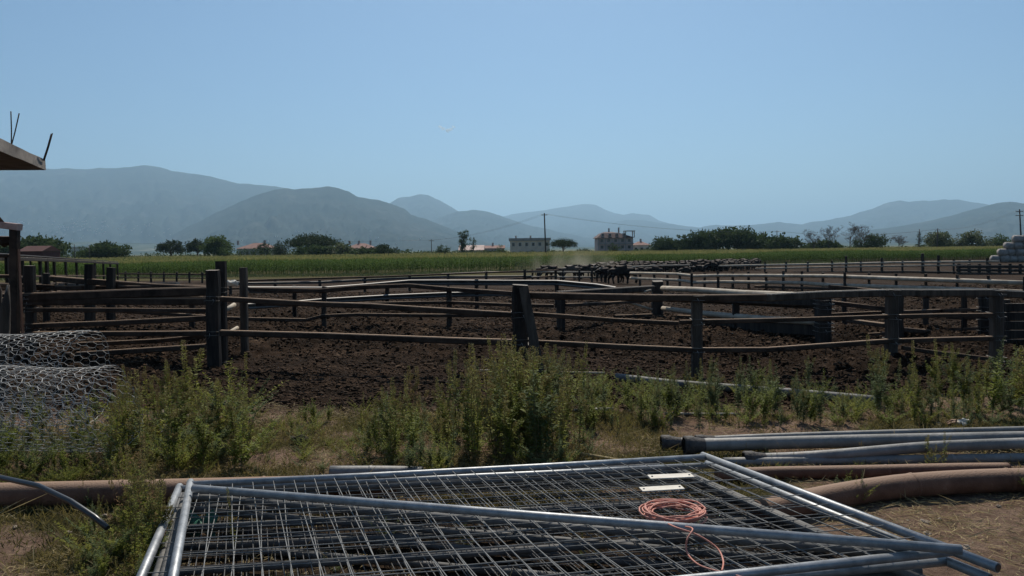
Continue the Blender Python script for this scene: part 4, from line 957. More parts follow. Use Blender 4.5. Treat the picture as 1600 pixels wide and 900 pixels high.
# dust the herd kicks up
def dust():
    bm = bmesh.new(); c = P(893, 436); c.y += 6
    bmesh.ops.create_icosphere(bm, subdivisions=3, radius=1, matrix=Matrix.Translation(c+Vector((0, 0, 1.3))) @ Matrix.Diagonal((6.5, 4, 2.6, 1)))
    me = bpy.data.meshes.new('dust_cloud'); bm.to_mesh(me); bm.free()
    m = bpy.data.materials.new('dust'); m.use_nodes = True; t = m.node_tree; t.nodes.clear(); L = t.links
    o = t.nodes.new('ShaderNodeOutputMaterial'); v = t.nodes.new('ShaderNodeVolumePrincipled'); v.inputs['Color'].default_value = (.85, .78, .62, 1)
    geo = t.nodes.new('ShaderNodeNewGeometry'); sb = t.nodes.new('ShaderNodeVectorMath'); sb.operation = 'SUBTRACT'; sb.inputs[1].default_value = c+Vector((0, 0, 1.0))
    dv = t.nodes.new('ShaderNodeVectorMath'); dv.operation = 'DIVIDE'; dv.inputs[1].default_value = (6.3, 4, 2.4); ln = t.nodes.new('ShaderNodeVectorMath'); ln.operation = 'LENGTH'
    n = t.nodes.new('ShaderNodeTexNoise'); n.inputs['Scale'].default_value = .45; n.inputs['Detail'].default_value = 3
    L.new(geo.outputs['Position'], sb.inputs[0]); L.new(sb.outputs[0], dv.inputs[0]); L.new(dv.outputs[0], ln.inputs[0]); L.new(geo.outputs['Position'], n.inputs['Vector'])
    mr = t.nodes.new('ShaderNodeMapRange'); mr.inputs[1].default_value = .2; mr.inputs[2].default_value = 1.0; mr.inputs[3].default_value = .28; mr.inputs[4].default_value = 0; L.new(ln.outputs['Value'], mr.inputs[0])
    m3 = t.nodes.new('ShaderNodeMapRange'); m3.inputs[1].default_value = .42; m3.inputs[2].default_value = .68; L.new(n.outputs['Fac'], m3.inputs[0])
    mu = t.nodes.new('ShaderNodeMath'); mu.operation = 'MULTIPLY'; L.new(mr.outputs[0], mu.inputs[0]); L.new(m3.outputs[0], mu.inputs[1]); L.new(mu.outputs[0], v.inputs['Density']); L.new(v.outputs[0], o.inputs['Volume'])
    me.materials.append(m); ob = bpy.data.objects.new('dust_cloud', me); COL.objects.link(ob); tag(ob, 'thin tan dust rising over the left end of the herd', 'dust', kind='stuff')
dust()

# ------------------------------------------------------------------ clods of trodden manure and mud
def clods():
    t = (1+5**.5)/2
    iv = np.array([(-1, t, 0), (1, t, 0), (-1, -t, 0), (1, -t, 0), (0, -1, t), (0, 1, t), (0, -1, -t), (0, 1, -t), (t, 0, -1), (t, 0, 1), (-t, 0, -1), (-t, 0, 1)])/1.9
    ifc = np.array([(0, 11, 5), (0, 5, 1), (0, 1, 7), (0, 7, 10), (0, 10, 11), (1, 5, 9), (5, 11, 4), (11, 10, 2), (10, 7, 6), (7, 1, 8), (3, 9, 4), (3, 4, 2), (3, 2, 6), (3, 6, 8), (3, 8, 9), (4, 9, 5), (2, 4, 11), (6, 2, 10), (8, 6, 7), (9, 8, 1)])
    n = 185000; u = rng.uniform(-.85, .85, n); y = 7.2+(rng.uniform(0, 1, n)**1.5)*34; x = u*y
    dens = 1.25*(fbm(x*.5+4, y*.4, 3, 91)-.5)+.5+.25*fbm(x*2, y*2, 2, 95)
    edge = 7.45+.9*fbm(x*.35, x*0+3.3, 3, 3)*1.2+.35*sstep(2, 6, x)
    k = (dens > .40+.4*rng.uniform(-.5, .5, n)) & (y > edge+rng.normal(0, .25, n)); x, y = x[k], y[k]; n = len(x)
    s = np.exp(rng.normal(-4.45, .5, n))*(1+.35*sstep(9, 16, y)+1.1*sstep(16, 40, y)); s = np.clip(s,   .006, .036+.05*sstep(14, 30, y))
    v = iv[None]*s[:, None, None]*(1+rng.normal(0, .34, (n, 12, 1)))*rng.uniform(.6, 1.5, (n, 1, 3))*np.array([1, 1, .62])
    a = rng.uniform(0, 6.28, n); ca, sa = np.cos(a)[:, None], np.sin(a)[:, None]
    vx = v[..., 0]*ca-v[..., 1]*sa; vy = v[..., 0]*sa+v[..., 1]*ca
    g = bpy.data.objects['ground']
    # sit them on the rough ground (nearest grid height, vectorised)
    me = g.data; co = np.empty(len(me.vertices)*3, np.float32); me.vertices.foreach_get('co', co); co = co.reshape(-1, 3)
    W_ = GRID[0]; ys = GRID[1]; us = GRID[2]
    iy = np.clip(np.searchsorted(ys, y), 1, len(ys)-1); iu = np.clip(np.searchsorted(us, x/(np.maximum(y, 1)+.6)), 1, len(us)-1)
    z = co[iy*len(us)+iu, 2]
    P_ = np.stack([vx+x[:, None], vy+y[:, None], v[..., 2]+(z+s*.18)[:, None]], -1).reshape(-1, 3)
    f = (np.arange(n)[:, None, None]*12+ifc[None]).reshape(-1, 3)
    m = mat('clod_earth', (.022, .0145, .0095), (.072, .045, .029), scale=.8, detail=14, rough=1, c3=(.20, .125, .075), bump=.5, bscale=60, r1=.36, r2=.62, spec=.08)
    tag(np_mesh('mud_clods', P_, f, m), 'churned dark clods of dung and mud covering the pen', 'mud clods', kind='stuff')
clods()

def zground(x, y):
    g = bpy.data.objects['ground']; ys, us = GRID[1], GRID[2]
    iy = int(np.clip(np.searchsorted(ys, y), 1, len(ys)-1)); iu = int(np.clip(np.searchsorted(us, x/(max(y, 1)+.6)), 1, len(us)-1))
    return g.data.vertices[iy*len(us)+iu].co.z

# ------------------------------------------------------------------ pipes lying about
def pipe(name, label, pts, dia, m, cat='pipe', group=None, n=14, zc=None, ends=None, bell=None, sub=4):
    """pts: top line of the pipe in the photo, pipe resting on the ground (axis height dia/2 unless zc)"""
    r = dia/2; q = []
    for i, p in enumerate(pts):
        zt = (zc[i] if zc else r)+r; v = Pz(p[0], p[1], zt); v.z -= r; q.append(v)
    fine = []
    for i in range(len(q)-1):
        p0 = q[max(i-1, 0)]; p1 = q[i]; p2 = q[i+1]; p3 = q[min(i+2, len(q)-1)]
        for j in range(sub):
            t = j/sub; fine.append(.5*((2*p1)+(p2-p0)*t+(2*p0-5*p1+4*p2-p3)*t*t+(3*p1-p0-3*p2+p3)*t**3))
    fine.append(q[-1])
    fine = [p+Vector((0, random.uniform(-.0015, .0015), 0)) for p in fine]
    org = fine[0].copy()
    if bell:
        t = empty(name, org, label, cat, group); mb = MB(); mb.tube(fine, r, n); mb.build('tube', m, t)
        d = (fine[1]-fine[0]).normalized(); b = fine[0]
        mb = MB(); mb.tube([b-d*.05, b-d*.045, b+d*.02, b+d*.05, b+d*.12], [r*1.25, r*1.5, r*1.5, r*1.25, r*1.02], 16, cap=False)
        mb.build('coupling', bell, t)
        mb = MB(); mb.tube([b-d*.03, b-d*.028], [r*1.2, r*1.2], 16); mb.build('dark_bore_disc', m_black, t)  # black disc painted in for the dark hollow of the pipe
        return t
    mb = MB(); mb.tube(fine, r, n); o = mb.build(name, m, origin=org); tag(o, label, cat, group)
    if dia > .07:
        for k in range(3, len(fine)-2, 6):
            d = (fine[k+1]-fine[k]).normalized(); q_ = MB(); q_.tube([fine[k]-d*.012, fine[k]-d*.006, fine[k]+d*.006, fine[k]+d*.012], [r*1.005, r*1.05, r*1.05, r*1.005], n, cap=False)
            e = q_.build('weld_seam', m); e.parent = o; e.location = -Vector(o.location)
    return o
pipe('rusty_pipe', 'long rusty brown pipe lying across the left foreground behind the mesh panels', [(-160, 760), (0, 755), (150, 751.5), (300, 748), (450, 744.5), (620, 740)], .17, m_rust)
pipe('rusty_pipe', 'thick bent rusty pipe in front of the grey pipes at the right', [(1180, 783), (1290, 759), (1400, 742.5), (1500, 735), (1600, 732), (1700, 733)], .16, m_rust)
pipe('rusty_pipe', 'thinner rusty pipe between the thick bent one and the grey pipes', [(1120, 734), (1200, 729.5), (1350, 727), (1480, 724), (1575, 723)], .095, m_rust)
m_coup = mat('dark_coupling', (.035, .033, .032), (.10, .085, .075), scale=12, rough=.7, bump=.4)
pipe('irrigation_pipe', 'thick grey irrigation pipe with an open coupling end at the right', [(1078, 686), (1200, 682.5), (1350, 679), (1600, 674), (1750, 671)], .105, m_pipe, bell=m_coup, zc=[.09]*5)
pipe('irrigation_pipe', 'grey irrigation pipe with a dark capped end poking out leftmost', [(1042, 684), (1120, 684.5), (1200, 687)], .095, m_pipe, bell=m_coup)
pipe('irrigation_pipe', 'thin grey pipe farthest back at the edge of the weeds, with a small coupling', [(1095, 682), (1200, 677.5), (1400, 671), (1600, 666), (1740, 662)], .06, m_pipe, zc=[.07]*5, bell=m_coup)
pipe('irrigation_pipe', 'grey pipe rising to the right over the others', [(1172, 709), (1250, 706), (1330, 700), (1450, 690), (1600, 684), (1740, 681)], .085, m_pipe, zc=[.05, .06, .09, .12, .14, .15], bell=m_coup)
pipe('irrigation_pipe', 'nearest straight grey pipe just behind the rusty ones', [(1130, 715), (1300, 712.5), (1450, 710.5), (1600, 708), (1730, 706)], .075, m_pipe)
pipe('irrigation_pipe', 'grey pipe half buried along the edge of the mud', [(962, 583), (1040, 592), (1130, 599), (1250, 608), (1376, 619)], .10, m_galvd, zc=[.10, .07, .07, .06, .06])
pipe('irrigation_pipe', 'short grey pipe half hidden behind the weeds at the rim of the mesh panels', [(516, 728), (600, 728), (660, 729)], .09, m_pipe)
pipe('irrigation_pipe', 'short pale pipe piece lying under the tall weeds', [(876, 640), (958, 636)], .05, m_pipe)
pipe('irrigation_pipe', 'thin pale pipe in the weeds below the half buried pipe', [(1038, 644), (1090, 645), (1152, 645)], .03, m_pipe)
pipe('stick', 'pale stick on the dry ground above the mesh panels', [(898, 705), (935, 711), (972, 718)], .03, m_dry)
pipe('stick', 'thin pale rod at the near edge of the mud by the braced post', [(750, 577), (800, 577.5), (875, 580), (945, 581)], .03, m_pole, zc=[.05]*4)
pipe('irrigation_pipe', 'grey pipe end showing behind the rim of the mesh panels at the centre', [(770, 731), (900, 728), (1030, 722)], .06, m_pipe)
q = [V(-40, 741, 4.3), V(0, 746, 4.15), V(60, 759, 4.0), V(110, 783, 3.85), V(148, 808, 3.78), V(168, 825, 3.74)]
mb = MB(); mb.tube(q, .015, 10); hs = mb.build('hose', m_black, origin=q[-1]); tag(hs, 'black plastic hose arching out of the left edge over the rusty pipe', 'hose')

# ------------------------------------------------------------------ stacked mesh fence panels
def panel(label, FL, FR, NR, NL, wires=(24, 9), over=.06, rt=.021, seed=0, bend=.006, mids=(), mt=None, mw=None, wr=.0028):
    mt = mt or m_galv; mw = mw or m_wire
    rn = random.Random(seed); t = empty('mesh_fence_panel', (FL+NR)/2, label, 'fence panel', 'wire mesh fence panels stacked on the ground')
    e = (FR-FL).normalized()*over; s1 = (NL-FL).normalized(); s2 = (NR-FR).normalized()
    for a, b in ((FL-s1*over, NL+s1*over*2.5), (FR-s2*over, NR+s2*over*4)):
        mb = MB(); mb.tube([a, a.lerp(b, .5), b], rt*1.08, 14)
        o = mb.build('side_tube', mt, t)
        c = MB(); d = (b-a).normalized(); c.tube([b+d*.001, b+d*.003], [rt*.84, rt*.84], 12); c.build('dark_bore_disc', m_black, o)  # black disc on the closed end imitates the shaded hollow
    for a, b in ((FL, FR), (NL, NR)):
        mb = MB(); mb.tube([a, a.lerp(b, .33)+Vector((0, 0, -bend)), a.lerp(b, .66)+Vector((0, 0, -bend)), b], rt, 12); mb.build('long_tube', mt, t)
    for k in mids:
        a = FL.lerp(NL, k); b = FR.lerp(NR, k); mb = MB(); mb.tube([a, b], rt, 10); mb.build('long_tube', mt, t)
    mb = MB(); nx, ny = wires
    for i in range(1, nx):
        k = i/nx; a = FL.lerp(FR, k); b = NL.lerp(NR, k); j = rn.uniform(-.006, .006)
        mb.tube([a.lerp(b, tt)+Vector((j*math.sin(tt*9+i), 0, -.012*math.sin(math.pi*tt)+rn.uniform(-.002, .002))) for tt in (0, .2, .4, .6, .8, 1)], wr, 5, cap=False)
    for i in range(1, ny):
        k = i/ny; a = FL.lerp(NL, k); b = FR.lerp(NR, k)
        mb.tube([a.lerp(b, tt)+Vector((0, rn.uniform(-.003, .003), -.014*math.sin(math.pi*tt)+.005)) for tt in np.linspace(0, 1, 12)], wr, 5, cap=False)
    mb.build('wire_mesh', mw, t); return t
zA = .30
FL, FR, NR = Pz(297, 757, zA), Pz(1105, 714, zA), Pz(1490, 861, zA); NL = FL+Vector((.66, -1.75, 0))
panel('topmost mesh panel whose corner tube sticks out at the lower right', FL, FR, NR, NL, (27, 10), over=.05, seed=1)
zC = .235
FL2, FR2, NR2 = Pz(279, 764, zC), Pz(1112, 727, zC), Pz(1480, 877, zC); NL2 = FL2+Vector((.55, -1.75, 0))
panel('second mesh panel, lying just under the topmost one', FL2, FR2, NR2, NL2, (27, 10), over=.05, seed=2)
zE = .15; d_ = Vector((.05, -.13, 0))
panel('third mesh panel, seen only through the wires of the upper two', Pz(290, 772, zE), Pz(1060, 737, zE), Pz(1380, 880, zE), Pz(290, 772, zE)+Vector((.60, -1.7, 0)), (24, 9), seed=3, mt=m_galvd, mw=m_wired)
panel('lowest mesh panel, deep in the stack', Pz(288, 778, .06), Pz(1080, 752, .06), Pz(1400, 895, .06), Pz(288, 778, .06)+Vector((.55, -1.7, 0)), (24, 9), seed=4, mids=(.5,), mt=m_galvd, mw=m_wired)
panel('fourth mesh panel, between the third and the lowest', Pz(285, 774, .105), Pz(1075, 741, .105), Pz(1395, 884, .105), Pz(285, 774, .105)+Vector((.58, -1.7, 0)), (26, 10), seed=6, mids=(.35, .7), mt=m_galvd, mw=m_wired)
def ltube(label, a, b, z0, z1, r=.021, mid=.0):
    p = Pz(a[0], a[1], z0); q = Pz(b[0], b[1], z1); mb = MB(); mb.tube([p, p.lerp(q, .5)+Vector((0, 0, mid)), q], r, 14); o = mb.build('scaffold_tube', m_galv if z0 > .3 else m_galvd, origin=p)
    tag(o, label, 'tube', 'loose galvanised tubes in the panel stack')
ltube('galvanised tube laid diagonally on top of the mesh panels', (302, 763), (1502, 859), .345, .345, .022)
ltube('diagonal tube directly beneath the one on top of the panels', (300, 776), (1480, 872), .19, .19)
ltube('second diagonal tube under the mesh, nearer the camera', (296, 796), (1440, 892), .115, .115)
ltube('third diagonal tube under the mesh', (300, 822), (1300, 905), .045, .045)
ltube('fourth diagonal tube on the ground under the mesh', (290, 850), (1150, 925), .03, .03)
ltube('short tube on the ground at the left under the mesh', (292, 790), (880, 812), .04, .04)
ltube('tube lying close beneath the far edge of the panels', (460, 776), (1065, 735), .03, .03, .024)

# plates, orange cord, green scrap on the panels
def plate(px, py, l, w_, rz, label, tilt=0):
    c = Pz(px, py, zA+.012); mb = MB(); R_ = Euler((tilt, 0, rz)).to_matrix(); mb.box(c, (l, w_, .006), R_)
    t = mb; o = t.build('plate', m_white, origin=c); tag(o, label, 'plate')
    for sx in (-1, 1):
        q = MB(); p = c+R_ @ Vector((sx*l*.43, 0, .004)); q.tube([p, p+Vector((0, 0, .003))], [.006, .006], 8); h = q.build('rivet', m_black); h.parent = o; h.location = -Vector(o.location)
plate(1048, 744, .27, .075, .10, 'farther pale rectangular plate lying on the mesh')
plate(1034, 763, .25, .07, .14, 'nearer pale rectangular plate just behind the orange cord')
def cord():
    rn = random.Random(4); c = Pz(1052, 806, zA+.02); pts = []; N_ = 13*22
    for i in range(N_):
        a = i/22*2*math.pi; k = int(i/22); rr = .135+.022*math.sin(k*2.3)+.006*rn.uniform(-1, 1)
        pts.append(c+Vector((math.cos(a)*rr*1.03+.012*math.sin(k*1.7), math.sin(a)*rr*(.93+.05*math.sin(k))+.012*math.cos(k*2.1), .004+.0035*k*.8+.006*math.sin(a*3+k))))
    tail = [Pz(1062, 822, .33), Pz(1082, 826, .385), Pz(1074, 842, .36), Pz(1073, 862, .31), Pz(1088, 880, .30), Pz(1112, 890, .30), Pz(1150, 899, .30), Pz(1200, 915, .3)]
    mb = MB(); mb.tube(pts, .0042, 6); o = mb.build('orange_cord', m_orange, origin=c); tag(o, 'coil of orange cord lying on the mesh panels', 'cord')
    def smooth(q, s_=6):
        out = []
        for i in range(len(q)-1):
            p0, p1, p2, p3 = q[max(i-1, 0)], q[i], q[i+1], q[min(i+2, len(q)-1)]
            for j in range(s_): t = j/s_; out.append(.5*((2*p1)+(p2-p0)*t+(2*p0-5*p1+4*p2-p3)*t*t+(3*p1-p0-3*p2+p3)*t**3))
        return out+[q[-1]]
    for tl in (tail, [Pz(1036, 814, .33), Pz(1056, 824, .385), Pz(1090, 836, .36), Pz(1120, 856, .315), Pz(1130, 876, .30), Pz(1128, 892, .30)]):
        mb = MB(); mb.tube(smooth(tl), .0042, 6); e = mb.build('loose_end', m_orange); e.parent = o; e.location = -Vector(o.location)
cord()
def scrap():
    g = Pz(312, 842, .03); vs = []; fs = []; n = 7
    for i in range(n):
        for j in range(n): x, y = (i/(n-1)-.5)*.20, (j/(n-1)-.5)*.16; vs.append(g+Vector((x, y*.5, .07+y*.6+.03*math.sin(i*1.7+j)+.02*math.cos(j*2.2))))
    for i in range(n-1):
        for j in range(n-1): fs.append((i*n+j, (i+1)*n+j, (i+1)*n+j+1, i*n+j+1))
    mb = MB(); mb.add(vs, fs, True); tag(mb.build('plastic_scrap', mat('green_plastic', (.02, .09, .06), (.04, .14, .10), scale=8, rough=.5), origin=g), 'crumpled green plastic scrap under the left end of the mesh', 'scrap')
scrap()

# ------------------------------------------------------------------ rolls of hexagonal wire netting
def roll(label, pxr, d, R0, zc, length, seed, turns=1.12, tilt=.0):
    rn = random.Random(seed); x1 = V(pxr, 600, d).x; x0 = x1-length; cell = .052
    t = MB(); nu = int(length/(cell*1.5)); L_ = 2*math.pi*R0*turns; nv = int(L_/(cell*math.sqrt(3)))
    def pos(u, v):
        a = v/L_*turns*2*math.pi; k = a/(2*math.pi*turns)
        rr = R0*(1-.32*k)*(1+.05*math.sin(a*2+seed)+.03*math.sin(u*5+a*1.3+seed))
        x = x1-u+.035*math.sin(a*1.7+seed)-.05*k*math.sin(3*a)
        return Vector((x, d-math.cos(a)*rr*1.02+tilt*(u), zc*(1-.02*math.sin(u*3))+math.sin(a)*rr*.98))
    seen = {}; E = set()
    for i in range(nu):
        for j in range(nv):
            cx = i*1.5*cell; cy = (j+.5*(i % 2))*math.sqrt(3)*cell
            pts = [(cx+cell*math.cos(k*math.pi/3), cy+cell*math.sin(k*math.pi/3)) for k in range(6)]
            for k in range(6):
                a = (round(pts[k][0], 3), round(pts[k][1], 3)); b = (round(pts[(k+1) % 6][0], 3), round(pts[(k+1) % 6][1], 3))
                if (b, a) not in E: E.add((a, b))
    for a, b in E:
        p, q = pos(max(a[0], 0)+.008*math.sin(a[1]*91), a[1]), pos(max(b[0], 0)+.008*math.sin(b[1]*91), b[1])
        if (p-q).length < .12: t.tube([p, q], .0024, 3, cap=False, smooth=False)
    o = t.build('wire_mesh_roll', m_net, origin=(x1-length/2, d, zc-R0)); tag(o, label, 'wire roll'); return o
roll('front roll of hexagonal wire netting lying in the weeds at the left', 178, 5.95, .43, .43, 2.7, 1)
roll('rear roll of hexagonal wire netting, behind and above the front one', 140, 6.95, .50, .50, 2.6, 5, tilt=.03)

# ------------------------------------------------------------------ stones and small litter
def stone(px, py, s, label, m=None, group=None, name='stone', sq=(1, .8, .6)):
    g = P(px, py); bm = bmesh.new(); bmesh.ops.create_icosphere(bm, subdivisions=3, radius=s/2)
    o_ = Vector((px*.37, py*.11, 0))
    for v in bm.verts:
        v.co = Vector((v.co.x*sq[0], v.co.y*sq[1], v.co.z*sq[2])); v.co += v.co.normalized()*mnoise.noise(v.co/s*3+o_)*s*.28+v.co.normalized()*mnoise.noise(v.co/s*9+o_)*s*.07
    me = bpy.data.meshes.new(name); bm.to_mesh(me); bm.free(); me.materials.append(m or m_conc)
    o = bpy.data.objects.new(name, me); COL.objects.link(o); o.location = g+Vector((0, 0, s*.16)); o.rotation_euler = (random.uniform(-.3, .3), random.uniform(-.3, .3), px); tag(o, label, 'stone' if name == 'stone' else 'rubble', group)
m_stn = mat('pale_rubble', (.22, .17, .13), (.40, .33, .26), scale=6, rough=.9, bump=.5, bscale=30)
stone(268, 648, .22, 'flat pale rubble slab tipped up among the left weeds', m_stn, name='rubble_slab', sq=(1.2, .7, .35))
stone(276, 668, .17, 'reddish brick lump below the tipped slab', m_rust, name='brick_lump', sq=(1.2, .8, .6))
stone(284, 690, .2, 'pale rubble block nearest the rusty pipe in the left weeds', m_stn, name='rubble_slab', sq=(1.3, .8, .5))
stone(252, 676, .13, 'small pale stone left of the brick lump', m_stn)
stone(296, 655, .12, 'small stone right of the tipped slab', m_stn)
stone(468, 692, .13, 'dark clod of earth on the yellow grass', mat('dark_earth', (.02, .014, .01), (.05, .034, .024), scale=8, rough=.9))
stone(1505, 664, .12, 'pale stone at the foot of the right hand weeds', m_white)
stone(1487, 664, .10, 'rust coloured stone beside the pale one at the right', m_rust)
for k in range(26):
    px = rng.uniform(380, 1600); py = rng.uniform(640, 700) if k < 12 else rng.uniform(790, 880)
    if k >= 12: px = rng.uniform(1400, 1620) if k % 2 else rng.uniform(0, 190)
    stone(float(px), float(py), float(rng.uniform(.02, .05)), 'small loose pebble on the dry ground', m_stn, 'pebbles on the dry ground', 'pebble')

# ------------------------------------------------------------------ weeds
def weed_template(seed, h, kind):
    """kinds: tall (seed spikes), bushy, low, thin"""
    rn = np.random.default_rng(seed); mb = MB(); lv = []; sp = []
    nb = {'tall': 7, 'bushy': 11, 'low': 9, 'thin': 3, 'dry': 5}[kind]
    stems = [((0, 0, 0), (rn.normal(0, .04)*h, rn.normal(0, .04)*h, h), 1.0)]
    for k in range(nb):
        a = rn.uniform(0, 6.28); z0 = h*rn.uniform(.04, .45) if kind != 'low' else h*rn.uniform(0, .2)
        L_ = h*rn.uniform(.3, .62) if kind != 'low' else h*rn.uniform(.5, .9); o_ = {'tall': .26, 'bushy': .42, 'low': .9, 'thin': .28, 'dry': .3}[kind]
        stems.append(((0, 0, z0), (math.cos(a)*L_*o_, math.sin(a)*L_*o_, z0+L_*.8), .6))
    C = []; Dn = []; Ln = []; Wd = []
    for a, b, r_ in stems:
        a = Vector(a); b = Vector(b); m_ = a.lerp(b, .55)+Vector((rn.normal(0, .02), rn.normal(0, .02), .02))*h
        mb.tube([a, m_, b], [.0050*r_+.001, .0032*r_, .0012], 4, cap=False)
        L_ = (b-a).length; nl = int(L_/h*({'tall': 110, 'bushy': 110, 'low': 90, 'thin': 60, 'dry': 50}[kind]))
        for i in range(nl):
            t = rn.uniform(.08, .98); p = (a.lerp(m_, t*2) if t < .5 else m_.lerp(b, t*2-1)); an = rn.uniform(0, 6.28)
            C.append(p); Dn.append((math.cos(an), math.sin(an), rn.uniform(-.25, .75))); s_ = (1-.55*t)*rn.uniform(.6, 1.2); Ln.append(.085*s_*(.8+.4*h)); Wd.append(.024*s_*(.8+.4*h))
        if kind in ('tall', 'thin', 'dry'):
            n2 = int(170*r_); l2 = L_*(.36 if r_ == 1 else .3)
            for i in range(n2):
                t = rn.uniform(0, 1); p = b+(b-m_).normalized()*(-l2*t*.9+.02); an = rn.uniform(0, 6.28); rr = .018+.014*math.sin(math.pi*t)
                sp.append((p+Vector((math.cos(an)*rr*.6, math.sin(an)*rr*.6, 0)), (math.cos(an), math.sin(an), .9), .022, .012))
    v, f = leaves(np.array([list(c) for c in C]), np.array(Dn), rdir(len(C), rn)*.5+np.array([0, 0, 1]), np.array(Ln), np.array(Wd))
    res = dict(stem=(mb.v, mb.f), leaves=(v, f))
    if sp:
        v, f = leaves(np.array([list(s_[0]) for s_ in sp]), np.array([s_[1] for s_ in sp]), rdir(len(sp), rn), np.array([s_[2] for s_ in sp]), np.array([s_[3] for s_ in sp]))
        res['split'] = len(res['leaves'][1]); v0, f0 = res['leaves']; res['leaves'] = (np.concatenate([v0, v]), np.concatenate([f0, f+len(v0)]))
    return res
def mk_mesh(name, v, f, m):
    if isinstance(m, tuple):
        me = mk_mesh(name, v, f, m[0]); me.materials.append(m[1]); k = m[2]
        for p in me.polygons:
            if p.index >= k: p.material_index = 1
        return me
    me = bpy.data.meshes.new(name); me.from_pydata([tuple(map(float, p)) for p in v], [], [tuple(map(int, q)) for q in f]); me.materials.append(m); return me
WEED = {}
def weed_proto(key, seed, kind, mleaf, h=1.0):
    r_ = weed_template(seed, h, kind); sp_ = r_.pop('split', 0); WEED[key] = {'stem': mk_mesh('stem', *r_['stem'], m_stem), 'foliage': mk_mesh('foliage', *r_['leaves'], (mleaf, m_spike, sp_) if sp_ else mleaf)}
for i in range(3):
    weed_proto(f'tall{i}', 10+i, 'tall', [m_weed, m_weed, m_weedY][i]); weed_proto(f'bushy{i}', 20+i, 'bushy', [m_weed, m_weedG, m_weed][i])
    weed_proto(f'low{i}', 30+i, 'low', [m_weed, m_weedY, m_weedG][i]); weed_proto(f'thin{i}', 40+i, 'thin', [m_weedY, m_weed, m_weedG][i]); weed_proto(f'dry{i}', 50+i, 'dry', m_weedY); weed_proto(f'dead{i}', 70+i, 'dry', m_dead)
    weed_proto(f'talG{i}', 60+i, 'tall', m_weedG)
nweed = [0]
LOW = []
def weed(px, py, h, key, label, group, sx=1.0):
    if label is None:
        g = P(px, py); LOW.append((key, g.x, g.y, zground(g.x, g.y)-.015, h, sx, random.uniform(0, 6.28))); return
    g = P(px, py); g.z = zground(g.x, g.y)-.015
    t = bpy.data.objects.new('weed_plant', None); COL.objects.link(t); t.location = g; t.rotation_euler = (random.uniform(-.08, .08), random.uniform(-.08, .08), random.uniform(0, 6.28)); t.scale = (h*sx, h*sx, h); t.empty_display_size = .1
    tag(t, label, 'weed', group)
    for k, me in WEED[key].items():
        o = bpy.data.objects.new(k, me); COL.objects.link(o); o.parent = t
    nweed[0] += 1
def patch(n, xr, yr, hr, keys, label, group, topf=None):
    for _ in range(n):
        px = random.uniform(*xr); py = random.uniform(*yr); h = random.uniform(*hr)
        if topf: h *= topf(px)
        weed(px, py, h, random.choice(keys)+str(random.randrange(3)), label, group, random.uniform(.8, 1.15))
random.seed(21)
g1 = 'yellow green weeds by the rubble'
patch(42, (180, 388), (640, 738), (.34, .70), ['tall', 'tall', 'thin', 'dry', 'low'], 'yellowish green weed among the rubble right of the wire rolls', g1)
weed(290, 668, .86, 'tall2', 'tallest weed with brown tips in front of the twin posts', None); weed(262, 655, .62, 'tall0', 'tall weed just left of the tallest one by the rubble', None)
weed(192, 735, .74, 'dry0', 'upright dark weed at the right end of the wire rolls', None, .6); weed(345, 700, .62, 'tall2', 'broad yellow green weed right of the rubble', None, 1.2)
g2 = 'dense green weeds in the middle'
topc = lambda px: float(np.interp(px, [560, 620, 700, 760, 830, 900, 930], [.55, .7, .85, 1.05, 1.0, .9, .6]))
patch(70, (570, 915), (662, 726), (.42, .90), ['tall', 'thin', 'tall', 'bushy', 'tall', 'thin'], 'leafy green weed in the dense clump behind the mesh panels', g2, topc)
patch(22, (740, 925), (628, 668), (.45, .75), ['tall', 'thin', 'talG'], 'weed at the back of the dense clump', g2+' at the back', topc)
patch(7, (640, 700), (728, 750), (.28, .42), ['bushy', 'low'], 'weed leaning over the rim of the mesh panels', 'weeds at the rim of the panels')
g3 = 'scattered weeds right of the middle'
patch(80, (905, 1110), (606, 676), (.18, .45), ['low', 'low', 'bushy', 'talG', 'thin'], None, None)
weed(912, 640, .72, 'thin1', 'tall thin weed in front of the half buried pipe end', None, .8); weed(1045, 650, .5, 'bushy0', 'leafy weed beside the thin pale pipe', None)
patch(30, (1105, 1290), (612, 668), (.32, .55), ['talG', 'bushy', 'bushy'], 'grey green weed of the clump behind the grey pipes', 'grey green weeds behind the pipes')
patch(52, (1365, 1640), (600, 664), (.30, .70), ['bushy', 'talG', 'thin', 'tall'], 'weed of the big thicket at the right', 'thicket of weeds at the right')
weed(1362, 630, .78, 'thin2', 'tall thin weed at the left edge of the right hand thicket', None, .7)
patch(16, (1285, 1380), (625, 665), (.12, .30), ['low', 'bushy'], None, None)
patch(34, (-30, 180), (700, 745), (.22, .42), ['low', 'bushy', 'talG'], None, None)
patch(14, (-30, 150), (655, 700), (.3, .5), ['bushy', 'talG'], None, None)
patch(5, (196, 300), (640, 735), (.4, .6), ['dead'], 'dead brown stalk among the weeds right of the wire rolls', 'dead brown stalks by the rubble')
patch(4, (640, 900), (650, 700), (.5, .8), ['dead'], 'dead brown stalk in the dense green clump', 'dead stalks in the green clump')
patch(5, (178, 262), (790, 860), (.4, .58), ['dead', 'dry'], 'reddish brown spiky weed over the rusty pipe left of the panels', 'reddish weeds over the rusty pipe')
patch(11, (190, 262), (800, 905), (.30, .52), ['dry', 'tall', 'thin'], 'olive brown weed beside the left rim of the mesh panels', 'weeds left of the panels')
patch(10, (120, 250), (860, 930), (.15, .3), ['low', 'bushy'], None, None)
patch(26, (395, 580), (655, 725), (.08, .24), ['low'], None, None)
patch(5, (455, 520), (655, 675), (.22, .3), ['bushy'], 'small bush of weed at the edge of the mud', 'small weeds at the mud edge')
